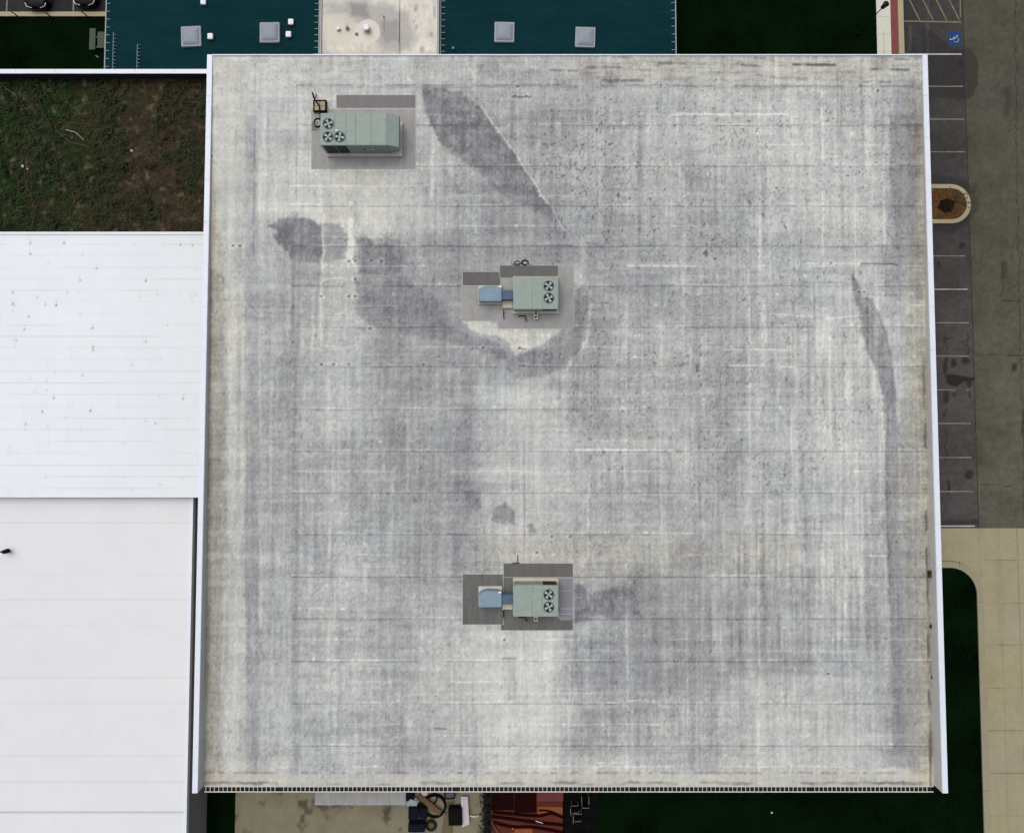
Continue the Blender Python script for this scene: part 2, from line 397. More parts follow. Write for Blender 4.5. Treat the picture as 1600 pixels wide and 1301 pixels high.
    line([(399, 100), (398, 200), (396, 400)], 2.5, -.25, .04, .35)
    stain([(455, 330), (469, 330), (469, 700), (467, 1228), (455, 1228)], .34, .6, .14, .1)
    line([(464, 96), (463, 340)], 2.5, -.22, .03, .3)
    # band along the north edge
    for yy, d, w_ in ((92, .1, 5), (97, -.06, 2), (111, -.10, 3), (133, -.30, 4), (124, -.10, 3), (136, -.14, 2)):
        line([(456 if yy > 98 else 332, yy), (900, yy + 1), (1442, yy + 2)], w_, d, .06, .42, 80 + yy)
    for (a, b, c, d) in ((1240, 101, 1304, -.85), (1160, 102, 1190, -.45), (915, 105, 985, -.35), (930, 126, 1010, -.4), (1340, 108, 1420, -.4), (1350, 128, 1390, -.35), (1400, 92, 1420, -.4), (1030, 99, 1120, -.3), (960, 90, 980, -.35), (1180, 90, 1195, -.3), (860, 110, 900, -.3), (1210, 122, 1260, -.3)):
        m = line([(a, b), (c, b + 1)], 5, d, .06, .3, 90 + a % 7); warm += .3 * m
    m = poly_mask(x, y, rp([(900, 88), (1442, 90), (1442, 130), (900, 128)]), 1.2, wx, wy, .6); warm += .40 * m
    p -= .22 * m * sstep(.60, .85, vn(x * 1.2, y * 7, 97))
    stain([(745, 97), (778, 97), (778, 118), (745, 118)], .34, .6, .25, .35)
    # plume below the big unit
    m = stain([(500, 266), (645, 266), (640, 330), (600, 365), (560, 420), (550, 420), (548, 365), (505, 340)], .82, .7, .5, .45); warm += .25 * m
    # dark stain east of the big unit, with its pale tide line
    stain([(658, 138), (692, 136), (725, 150), (750, 166), (768, 190), (790, 222), (812, 250), (824, 268), (832, 288), (850, 312), (864, 328), (880, 354), (866, 346), (845, 335), (818, 321), (798, 315), (786, 305), (765, 284), (738, 262), (714, 245), (690, 225), (672, 195), (660, 165)], .16, .93, .12, .3)
    stain([(760, 270), (880, 352), (900, 400), (800, 400), (660, 380), (640, 370), (760, 360), (720, 290)], .38, .5, .6, .5)
    line([(752, 168), (780, 205), (812, 250), (822, 268), (838, 288), (846, 305), (862, 325), (880, 360)], 3.5, .34, .10)
    # stains in the west
    stain([(421, 350), (440, 341), (462, 339), (485, 338), (504, 350), (504, 400), (500, 412), (470, 408), (455, 405), (448, 392), (437, 384), (428, 370), (432, 360)], .15, .95, .1, .22)
    stain([(504, 346), (530, 352), (543, 368), (541, 385), (540, 405), (504, 410)], .34, .75, .12, .2)
    stain([(558, 366), (575, 374), (590, 368), (612, 372), (628, 380), (638, 395), (641, 407), (626, 420), (632, 432), (655, 452), (690, 478), (702, 496), (718, 512), (700, 520), (640, 520), (600, 512), (562, 500), (557, 440), (557, 400)], .22, .68, .25, .55)
    stain([(560, 372), (636, 388), (640, 405), (628, 424), (600, 430), (562, 426)], .16, .6, .12, .3)
    stain([(570, 450), (640, 440), (690, 486), (700, 512), (640, 512), (575, 498)], .16, .5, .3, .6)
    stain([(610, 372), (700, 388), (800, 392), (900, 385), (900, 410), (780, 412), (722, 440), (650, 440)], .38, .7, .4, .4)
    stain([(655, 512), (700, 516), (760, 528), (786, 540), (794, 562), (780, 560), (742, 545), (700, 532), (660, 526)], .20, .85, .15, .25)
    stain([(456, 400), (500, 412), (500, 500), (460, 520)], .38, .6, .3, .3)
    stain([(503, 430), (552, 430), (552, 515), (503, 515)], .66, .75, .12, .12)
    stain([(480, 545), (560, 545), (560, 670), (500, 670)], .72, .5, .4, .3)
    for pts, w_, d in (([(506, 336), (505, 400), (502, 434), (501, 540)], 5, .42), ([(548, 345), (549, 380), (547, 400)], 13, .5), ([(549, 400), (556, 425), (560, 436)], 4, .4), ([(505, 435), (530, 434), (556, 436)], 5, .4), ([(556, 440), (556, 500), (557, 545)], 3.5, .36), ([(503, 540), (545, 541), (557, 540)], 3, .3), ([(480, 412), (520, 406), (556, 408), (596, 409)], 2.5, .22), ([(455, 411), (470, 414), (497, 412)], 2, .25), ([(500, 492), (520, 489), (552, 489)], 2.5, .25)):
        line(pts, w_ * .85, d * .62, .10, .22)
    stain([(558, 350), (568, 350), (568, 364), (556, 368), (548, 360)], .95, .8, .15, .15)
    # halo and dark apron around the middle unit
    m = stain([(722, 502), (778, 503), (778, 513), (876, 514), (870, 522), (850, 538), (824, 546), (806, 556), (800, 548), (792, 532), (775, 524), (740, 518)], .98, .9, .12, .2)
    warm += .3 * m
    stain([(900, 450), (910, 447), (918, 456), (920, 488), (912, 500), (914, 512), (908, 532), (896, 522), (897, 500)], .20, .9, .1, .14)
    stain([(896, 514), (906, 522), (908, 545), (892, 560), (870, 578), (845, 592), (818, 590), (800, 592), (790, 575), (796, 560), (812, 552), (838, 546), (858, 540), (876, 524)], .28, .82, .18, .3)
    line([(920, 446), (925, 470), (921, 495), (918, 530), (905, 552), (880, 580)], 6, .22, .2, .3)
    line([(500, 272), (502, 330)], 4, .12, .1, .3); line([(530, 268), (532, 345)], 7, .10, .1, .25); line([(575, 268), (572, 350)], 9, .10, .1, .25); line([(642, 270), (643, 345)], 5, .16, .08, .25)
    stain([(895, 420), (912, 430), (925, 448), (915, 447), (896, 450)], .82, .7, .2, .2)
    m = stain([(745, 592), (800, 600), (862, 596), (885, 640), (886, 760), (880, 860), (780, 860), (752, 800), (748, 700)], .80, .6, .4, .3)
    stain([(640, 650), (742, 640), (748, 700), (745, 790), (735, 830), (640, 840)], .40, .55, .4, .4)
    stain([(727, 765), (752, 764), (754, 790), (748, 800), (735, 795)], .24, .85, .12, .2)
    stain([(772, 792), (790, 786), (803, 798), (806, 820), (770, 815)], .26, .85, .12, .2)
    stain([(824, 818), (832, 818), (838, 832), (826, 832)], .3, .8, .08, .1)
    line([(820, 530), (820, 640), (820, 850)], 1.6, -.26, .03, .35)
    # apron below the southern unit
    m = stain([(738, 984), (783, 984), (884, 985), (878, 1040), (872, 1120), (884, 1225), (748, 1225), (744, 1100)], .96, .72, .5, .4)
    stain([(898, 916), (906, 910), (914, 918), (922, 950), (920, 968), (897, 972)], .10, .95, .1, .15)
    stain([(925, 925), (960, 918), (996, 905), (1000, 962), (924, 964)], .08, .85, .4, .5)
    stain([(905, 985), (1000, 900), (1240, 905), (1240, 1035), (1000, 1095), (930, 1090)], .34, .3, 1.4, .7)
    m = stain([(792, 1028), (806, 1028), (806, 1095), (792, 1095)], .62, .5, .1, .1); warm += .5 * m
    line([(785, 1028), (806, 1028)], 2.5, -.55, .03); line([(788, 1000), (788, 1098)], 1.4, -.3, .03, .3)
    line([(893, 990), (895, 1080)], 1.2, -.3, .03, .3)
    # the long pale drips in the south-east
    for sx, ya, yb, w_, a in ((888, 985, 1225, 7, .2), (978, 880, 1225, 6, .26), (1030, 830, 1000, 3, .18), (1072, 930, 1200, 6, .2), (1088, 930, 1160, 4, .22), (1145, 960, 1100, 6, .2), (1184, 840, 1225, 8, .30), (1240, 900, 1100, 5, .22), (1256, 860, 950, 4, .2), (1286, 480, 940, 6, .24), (1320, 540, 960, 10, .24), (1235, 520, 720, 6, .22), (1170, 420, 660, 6, .2), (1060, 180, 330, 8, .26), (1186, 160, 420, 9, .24), (1284, 130, 400, 7, .26), (1380, 230, 470, 7, .3), (1080, 540, 760, 5, .2), (978, 470, 760, 5, .2), (1300, 840, 1010, 5, .25), (1270, 560, 900, 3, .22), (1345, 620, 960, 4, .2)):
        line([(sx, ya), (sx + 2, (ya + yb) / 2), (sx + 1, yb)], w_ * .55, a * .85, .07, .38, 101 + sx % 5)
    # the diagonal stain by the east parapet and the dark run below it
    stain([(1329, 428), (1340, 440), (1346, 462), (1362, 468), (1374, 490), (1386, 520), (1392, 546), (1398, 600), (1402, 660), (1386, 660), (1378, 620), (1368, 575), (1356, 548), (1346, 520), (1340, 478), (1333, 450)], .17, .9, .1, .16)
    stain([(1384, 650), (1402, 650), (1408, 830), (1412, 1000), (1418, 1180), (1398, 1180), (1392, 1000), (1384, 830)], .16, .92, .14, .14)
    stain([(1386, 650), (1450, 650), (1457, 1200), (1400, 1200), (1394, 1000), (1387, 830)], .42, .55, .12, .16)
    line([(1352, 470), (1372, 500), (1380, 520)], 2, .3, .1); line([(1372, 575), (1377, 640), (1384, 740), (1396, 770)], 2.5, .26, .1)
    stain([(1388, 180), (1436, 180), (1436, 400), (1400, 402), (1386, 360), (1390, 280)], .32, .8, .12, .2)
    stain([(1380, 385), (1440, 385), (1446, 470), (1392, 470), (1378, 440)], .42, .6, .25, .3)
    m = poly_mask(x, y, rp([(1412, 130), (1450, 130), (1452, 700), (1458, 1228), (1416, 1228), (1405, 700), (1420, 380)]), .5, wx, wy, .3); warm += .55 * m
    m = poly_mask(x, y, rp([(1436, 130), (1450, 130), (1458, 1228), (1440, 1228)]), .2, wx, wy, .15); warm += .3 * m; p += .04 * m
    stain([(1374, 812), (1448, 808), (1448, 834), (1372, 836)], .36, .6, .12, .15)
    stain([(1374, 1168), (1420, 1172), (1448, 1200), (1440, 1222), (1426, 1204), (1380, 1196)], .34, .7, .15, .2)
    stain([(1378, 1206), (1420, 1205), (1432, 1218), (1380, 1218)], .82, .85, .1, .1)
    stain([(1140, 1052), (1372, 1060), (1372, 1210), (1130, 1210), (1130, 1110)], .78, .55, .4, .4)
    m1 = (1 - sstep(.4, 1.6, np.abs(x - R(1372, 800).x))) ; p += .06 * m1
    # south edge: pale dusty strip, brown dirt at the gutter
    m = sstep(R(800, 1202).y + .15, R(800, 1210).y - .1, y * -1 * -1) * 0
    b = 1 - sstep(YS + .75, YS + 1.15, y + wy * .12); p = p * (1 - b * .8) + (.78 + .6 * N) * b * .8; warm += .45 * b
    dl = (1 - sstep(.05, .16, np.abs(y - (YS + .22) - .1 * wx))) * sstep(.35, .55, vn(x * .55, y * 2, 111)); p -= .45 * dl * (.3 + vn(x * 1.9, y, 112)); warm += .3 * dl
    dl = (1 - sstep(.04, .12, np.abs(y - (YS + .95) - .06 * wx))) * sstep(.55, .7, vn(x * 2.4, y * 2, 113)); p -= .25 * dl; warm += .4 * dl
    # dirt where the east parapet meets the deck
    ex = XR - .35 - .25
    dl = (1 - sstep(.04, .14, np.abs(x - ex - .06 * wy))) * sstep(.35, .55, vn(x * 2, y * .8, 115)) * sstep(6, -4, y); p -= .5 * dl; warm += .5 * dl
    for k in range(46):
        yy = rng.uniform(YS + 1, 14); l_ = rng.uniform(.4, 1.0); x1 = XR - .55
        p += .15 * (1 - sstep(.02, .06, np.abs(y - yy))) * sstep(x1 - l_, x1 - l_ + .1, x) * (x < x1)
    # welded seams across the roof
    for i, yy in enumerate(SEAMS):
        Y = R(800, yy).y; xa = R(455, yy).x
        d = np.abs(y - Y - .012 * np.sin(x * .7))
        m = (1 - sstep(.022, .06, d)) * sstep(.10, .35, vn(x * .35, y * 0 + i * 3.7, 121)) * (x > xa)
        p -= .30 * m * (.55 + .8 * vn(x * 1.7, y, 129))
        m = (1 - sstep(.02, .09, np.abs(y - Y - .1 - .03 * wx))) * sstep(.52, .8, vn(x * .4, y * 0 + i * 5.1 + .5, 123)) * (x > xa) * (.3 + vn(x * 2.6, y, 128))
        p += .26 * m
        # patched lap a little above and below each seam: thin pale lip with blisters
        for off, st, sd0 in ((.75, .16, 125), (-1.45, .24, 127)):
            m = (1 - sstep(.02, .07, np.abs(y - Y - off - .06 * wx))) * sstep(.58, .78, vn(x * .3, y * 0 + i * 2.3 + off, sd0)) * (x > xa) * (.4 + .9 * vn(x * 2.2, y, 126))
            p += st * m
    # brown grime gathered along the perimeter
    gr = np.maximum(1 - sstep(.1, 1.1, x - XL - .35), .8 * (1 - sstep(.1, 1.6, XR - .35 - x)))
    gr = np.maximum(gr, .8 * (1 - sstep(.2, 2.0, YN - y))) * sstep(.38, .62, fbm(x * .7, y * .7, 151, 4)); p -= .16 * gr; warm += .45 * gr
    # fastener blisters: pale rings, some with a dark pinhole
    for k in range(620):
        i = rng.randint(len(SEAMS)); off = (.75, -1.45, .2, -.6)[rng.randint(4)]
        Y = R(800, SEAMS[i]).y + off + rng.uniform(-.05, .05); X0 = rng.uniform(R(460, 600).x, XR - 1)
        r_ = rng.uniform(.05, .12); a = rng.uniform(.08, .30) ; dk = rng.rand() < .12
        ix = (np.abs(x - X0) < .5) & (np.abs(y - Y) < .5)
        d = np.hypot((x[ix] - X0) * .7, y[ix] - Y)
        p[ix] += a * (1 - sstep(r_ * .6, r_ * 1.2, d)) * sstep(0, r_ * .6, d + .03)
        if dk: p[ix] -= .55 * (1 - sstep(.03, .09, d))
    for (a, b) in ((580, 407), (596, 408), (555, 408), (545, 408), (555, 436), (545, 463), (555, 463), (502, 463), (502, 569), (521, 569), (545, 569), (578, 513), (662, 569), (755, 543), (812, 543), (818, 571), (364, 384), (375, 384), (839, 863), (862, 838), (891, 838), (1294, 1052), (1298, 411), (1342, 456), (1350, 456), (809, 135), (805, 150), (822, 150), (1372, 142), (331, 244), (788, 999)):
        q = R(a, b); ix = (np.abs(x - q.x) < .6) & (np.abs(y - q.y) < .6)
        d = np.hypot((x[ix] - q.x) * .75, y[ix] - q.y); p[ix] += .18 * (1 - sstep(.1, .3, d)) - .85 * (1 - sstep(.05, .13, d))
    for (a, b, c, d_) in ((1345, 412, 1402, -.5), (800, 151, 830, -.55), (810, 544, 822, -.6), (812, 572, 822, -.6), (700, 834, 730, -.25), (565, 568, 600, -.3), (556, 513, 578, -.3), (1345, 460, 1400, -.25), (680, 1137, 698, -.45), (705, 1206, 720, -.3)):
        m = line([(a, b), (c, b + 1)], 3, d_, .07, .25)
    for (a, b, c, e, w_) in ((1260, 411, 1345, 412, 3), (1060, 178, 1230, 179, 4), (980, 415, 1086, 416, 4), (1130, 546, 1235, 547, 3), (1000, 178, 1060, 180, 2), (1200, 491, 1270, 494, 3), (1140, 571, 1240, 573, 3), (900, 702, 1050, 703, 4), (960, 1092, 1000, 1094, 1.6), (940, 1099, 1000, 1092, 1.3), (1000, 1092, 1052, 1107, 1.3), (935, 1191, 972, 1190, 2), (1290, 498, 1360, 492, 3), (1360, 811, 1420, 811, 2.5), (1350, 868, 1400, 868, 4)):
        line([(a, b), (c, e)], w_, .3, .05, .15)
    zm = poly_mask(x, y, rp([(1225, 470), (1385, 470), (1392, 1015), (1080, 1015), (1120, 800), (1220, 700)]), 1.2, wx, wy, .5)
    p += zm * (.26 * (vn(x * 2.8 + wx * .05, y * .10, 141) - .45) + .26 * (vn(x * 6.4 + wx * .05, y * .30, 143) - .45))
    wm = poly_mask(x, y, rp([(745, 836), (1000, 838), (1250, 842), (1250, 885), (900, 905), (745, 890)]), .9, wx, wy, .6); warm += .45 * wm
    # dark specks: moss and grit, thickest in the north-east
    dens = .35 + .65 * poly_mask(x, y, rp([(830, 140), (1390, 140), (1390, 420), (1250, 430), (850, 400)]), 2.5, wx, wy, .8)
    dens = np.maximum(dens, .8 * poly_mask(x, y, rp([(860, 420), (1380, 420), (1380, 780), (900, 780)]), 3, wx, wy, .8))
    sp = sstep(.78, .92, vn(x * 6.2, y * 5.2, 131)) * sstep(.35, .7, vn(x * .6, y * .5, 133)); p -= .50 * sp * dens
    sp = sstep(.80, .95, vn(x * 9.5, y * 7.5, 135)); p -= .46 * sp * dens
    wsp = (np.random.RandomState(9).rand(x.size) > .9988); p += .22 * wsp
    p = np.clip(p * .84 + .008, 0.02, 1.05)
    colr = ramp(p, [(0, (98, 98, 101)), (.18, (129, 130, 134)), (.4, (154, 157, 157)), (.6, (178, 182, 180)), (.8, (202, 204, 198)), (1.0, (223, 223, 214))])
    wt = np.clip(warm, 0, 1.2)[:, None]
    colr = colr * (1 - wt * np.array([0.02, .09, .22]))
    tint = (cool - .5)[:, None] * (1 - wt)
    colr = colr * (1 + tint * np.array([-.10, .02, .10]))
    return colr

gym = empty('flat_roof_building', ((XL + XR) / 2, (YN + YS) / 2, 0), 'large flat roofed building with weathered grey membrane and white metal edges', 'building')
roof = grid_obj('roof', XL + .35, XR - .35, YS, YN, 0.075, lambda x, y: rz(y), roof_colour, M['membrane'], gym)
CAPZ = 6.42
b = MB(); b.box(XL, XL + .34, YS + .1, YN, 0, CAPZ - .07); b.box(XR - .34, XR, YS + .1, YN, 0, CAPZ - .07)
b.box(XL + .34, XR - .34, YS - .02, YS + .25, 0, rz(YS) - .05); b.box(XL + .34, XR - .34, YN - .3, YN, 0, 6.3)
b.build('wall', M['wall'], gym)
# membrane upstand on the inner face of each side parapet
for sx, d in ((XL + .34, 1), (XR - .34, -1)):
    ys = [YS + .1, YN - .05]
    b = MB(); n = 1
    b.prism([(sx, ys[0]), (sx + d * .035, ys[0]), (sx + d * .035, ys[1]), (sx, ys[1])], lambda x, y: rz(y) - .1, CAPZ - .075)
    b.build('parapet', M['parapet'], gym)
for x0, x1 in ((XL - .03, XL + .36), (XR - .36, XR + .03)):
    b = MB(); k = 17; L = (YN + .06 - (YS + .08)) / k
    for i in range(k): b.box(x0, x1, YS + .08 + i * L + .004, YS + .08 + (i + 1) * L - .004, CAPZ - .07, CAPZ)
    b.build('coping', M['coping'], gym, bevel=.012)
b = MB(); b.box(XL + .37, XR - .37, YN - .02, YN + .06, 6.2, 6.44); b.build('edge_trim', M['coping'], gym)
# open box gutter along the low edge with its straps
gz = rz(YS)
b = MB(); b.box(XL + .4, XR - .4, YS - .40, YS - .03, gz - .24, gz - .22); b.box(XL + .4, XR - .4, YS - .40, YS - .37, gz - .22, gz - .03); b.build('gutter', M['dark'], gym)
b = MB(); b.box(XL + .4, XR - .4, YS - .43, YS - .36, gz - .028, gz + .01); b.box(XL + .4, XR - .4, YS - .055, YS - .005, gz - .02, gz + .012)
n = int((XR - XL - .8) / .311)
for i in range(n):
    x = XL + .5 + i * .311
    if i % 41 == 17: continue
    b.box(x - .022, x + .022, YS - .36, YS - .055, gz - .015, gz + .006 + .004 * (i % 3))
b.build('gutter_straps', M['strap'], gym)
# repair patches welded round the equipment
def patch(px0, py0, px1, py1, m, lift):
    q = [R(px0, py0), R(px1, py0), R(px1, py1), R(px0, py1)]
    b = MB(); b.prism([(v.x, v.y) for v in q], lambda x, y: rz(y) + .001 + lift * .5, lambda x, y: rz(y) + .004 + lift)
    if m.startswith('patch'):
        g = .035; q2 = [R(px0, py0) + Vector((-g, g, 0)), R(px1, py0) + Vector((g, g, 0)), R(px1, py1) + Vector((g, -g, 0)), R(px0, py1) + Vector((-g, -g, 0))]
        bb = MB(); bb.prism([(v.x, v.y) for v in q2], lambda x, y: rz(y) + .0005 + lift * .5, lambda x, y: rz(y) + .0018 + lift)
        lo = bb.build('lap_bead', M['bead']); lo.parent = roof; lo.matrix_parent_inverse = (Matrix.Translation(gym.location) @ roof.matrix_parent_inverse).inverted()
    o = b.build('roof_patch', M[m]); o.parent = roof; o.matrix_parent_inverse = (Matrix.Translation(gym.location) @ roof.matrix_parent_inverse).inverted()
    return o
for args in ((487, 171, 649, 264, 'patch_l', .000), (526, 149, 649, 169, 'patch_m', .003), (487, 190, 497, 205.5, 'patch_m', .006), (520, 246, 626, 262, 'patch_l', .007),
             (778, 416, 896, 513, 'patch_l', .000), (722, 446, 779, 501, 'patch_l', .004), (723, 425, 782, 446, 'patch_d', .008), (781, 415, 872, 434, 'patch_d', .012), (744, 480, 785, 500, 'patch_l', .015),
             (783, 900, 895, 984, 'patch_g', .000), (723, 897, 786, 975, 'patch_g', .005), (787, 880, 895, 901, 'patch_d', .009), (873, 903, 895, 965, 'patch_p', .012)):
    patch(*args)
for yy in (922, 950, 958, 967):
    patch(875, yy, 893, yy + 1.0, 'bead', .017)

# ------------------------------------------------------------------ roof equipment
def fan(parent, x, y, z, r, turn):
    b = MB(); b.cyl(x, y, z - .02, z + .012, r, 28); f = b.build('fan', M['fanhole'], parent)
    n_ = MB(); ang = [2 * math.pi * i / 28 for i in range(28)]
    n_.ring([(x + (r + .03) * math.cos(t), y + (r + .03) * math.sin(t)) for t in ang], [(x + (r - .01) * math.cos(t), y + (r - .01) * math.sin(t)) for t in ang], z - .01, z + .05)
    sub(n_.build('fan_guard', M['seam']), f, parent)
    n_ = MB(); n_.cyl(x, y, z + .014, z + .05, r * .2, 14); sub(n_.build('fan_hub', M['blade']), f, parent)
    for k in range(4):
        a = turn + k * math.pi / 2; pts = []
        for (rr, da) in ((.18, -.4), (.55, -.40), (.9, -.20), (.9, .42), (.5, .42), (.18, .4)):
            pts.append((x + r * rr * math.cos(a + da), y + r * rr * math.sin(a + da)))
        bl = MB(); bl.prism(pts, z + .018, z + .03); sub(bl.build('fan_blade', M['blade']), f, parent)
def sub(o, part, root):
    o.parent = part
    o.matrix_parent_inverse = (Matrix.Translation(root.location) @ part.matrix_parent_inverse).inverted()
    return o

# the large unit in the north-west of the roof
zc = rz(P(560, 210, 6.2).y); zb = zc + .30; zt = zb + 1.72
A0 = P(500.6, 177, zt); A1 = P(603.7, 227, zt); HR = P(623.0, 229, zt - .4)
u1 = empty('rooftop_unit', ((A0.x + A1.x) / 2, (A0.y + A1.y) / 2, zc), 'long grey green air conditioning unit with three fans near the roof corner', 'rooftop unit', 'air conditioning units on the flat roof')
b = MB(); CE = P(628, 244, zb); b.box(A0.x + .05, CE.x, CE.y, A0.y + .02, zc - .05, zb); b.build('curb', M['curb'], u1)
b = MB(); b.box(A0.x, A1.x, A1.y, A0.y, zb + .004, zt); b.build('cabinet', M['unit'], u1, bevel=.02)
# sloping intake hood at the east end
hx = A1.x + .006
b = MB()
b.add([(hx, A1.y + .02, zt - .01), (hx, A0.y - .02, zt - .01), (HR.x, A0.y - .02, zt - .4), (HR.x, A1.y + .02, zt - .4), (hx, A1.y + .02, zb + .2), (hx, A0.y - .02, zb + .2), (HR.x, A0.y - .02, zt - .95), (HR.x, A1.y + .02, zt - .95)],
      [(0, 1, 2, 3), (0, 3, 7, 4), (1, 5, 6, 2), (3, 2, 6, 7), (4, 7, 6, 5), (0, 4, 5, 1)])
b.build('intake_hood', M['unit'], u1)
for px in (523, 540.5, 555.6, 580):
    X = P(px, 200, zt).x; b = MB(); b.box(X - .012, X + .012, A1.y + .03, A0.y - .03, zt - .002, zt + .012); b.build('panel_seam', M['seam'], u1)
for px0, px1, m in ((504, 522, 'coil'), (523.5, 540, 'coil'), (542, 555, 'unit_side'), (557, 579, 'unit_side'), (581, 603, 'unit_side')):
    X0, X1 = P(px0, 227, zt).x, P(px1, 227, zt).x
    b = MB(); b.box(X0, X1, A1.y - .022, A1.y + .005, zb + .1, zt - .12); b.build('condenser_coil' if m == 'coil' else 'access_panel', M[m], u1)
for px, mm in ((570, 'dark'), (582.5, 'paper')):
    X = P(px, 233, zt - .8).x; b = MB(); b.box(X - .05, X + .05, A1.y - .06, A1.y - .023, zt - .85, zt - .68); b.build('door_latch', M[mm], u1)
for i, (fx_, fy_) in enumerate(((513, 193.5), (512.6, 214.2), (530.7, 214.2))):
    q = P(fx_, fy_, zt); fan(u1, q.x, q.y, zt, .36, .35 + i * .5)
q = P(526, 204, zt); b = MB(); b.box(q.x - .07, q.x + .07, q.y - .06, q.y + .06, zt, zt + .06); b.build('sensor_box', M['whitebox'], u1)
# wire reel hung on the west end
q = R(499, 193, .7); b = MB()
for k in range(3): b.torus((q.x - .12 + .02 * k, q.y, q.z + .1 * k), .26, .03, 18, 6, e=1.2)
b.build('cable_coil', M['black'], u1)
# timber stand with a cable run
q0, q1 = R(490, 157, .2), R(510, 175, .2)
st = empty('cable_stand', ((q0.x + q1.x) / 2, (q0.y + q1.y) / 2, rz(q0.y)), 'square tan stand with black rim beside the three fan unit', 'stand')
b = MB(); X0, X1, Y0, Y1 = q0.x, q1.x, q1.y, q0.y; zz = q0.z; t = .08
b.box(X0, X1, Y0, Y0 + t, zz - .2, zz + .1); b.box(X0, X1, Y1 - t, Y1, zz - .2, zz + .1); b.box(X0, X0 + t, Y0 + t, Y1 - t, zz - .2, zz + .1); b.box(X1 - t, X1, Y0 + t, Y1 - t, zz - .2, zz + .1)
b.build('rim', M['black'], st)
xm, ym = (X0 + X1) / 2, (Y0 + Y1) / 2
for bx0, bx1 in ((X0 + t, xm - .02), (xm + .02, X1 - t)):
    for by0, by1 in ((Y0 + t, ym - .015), (ym + .015, Y1 - t)):
        b = MB(); b.box(bx0, bx1, by0, by1, zz - .15, zz + .05); b.build('board', M['tan'], st)
pts = [R(488, 145, .05), R(490, 152, .2), R(495, 160, .42), R(499, 166, .42), R(499, 172, .42), R(500.5, 180, .7), R(500, 186, 1.0)]
b = MB(); b.tube(pts, .05, 8); tag(b.build('power_cable', M['black']), 'black cable running over the tan stand to the three fan unit', 'cable')
b = MB(); b.tube([R(492, 153, .05), R(495, 150, .2), R(493, 147, .05)], .03, 6); tag(b.build('cable_end', M['black']), 'loose black cable end curling north of the tan stand', 'cable')

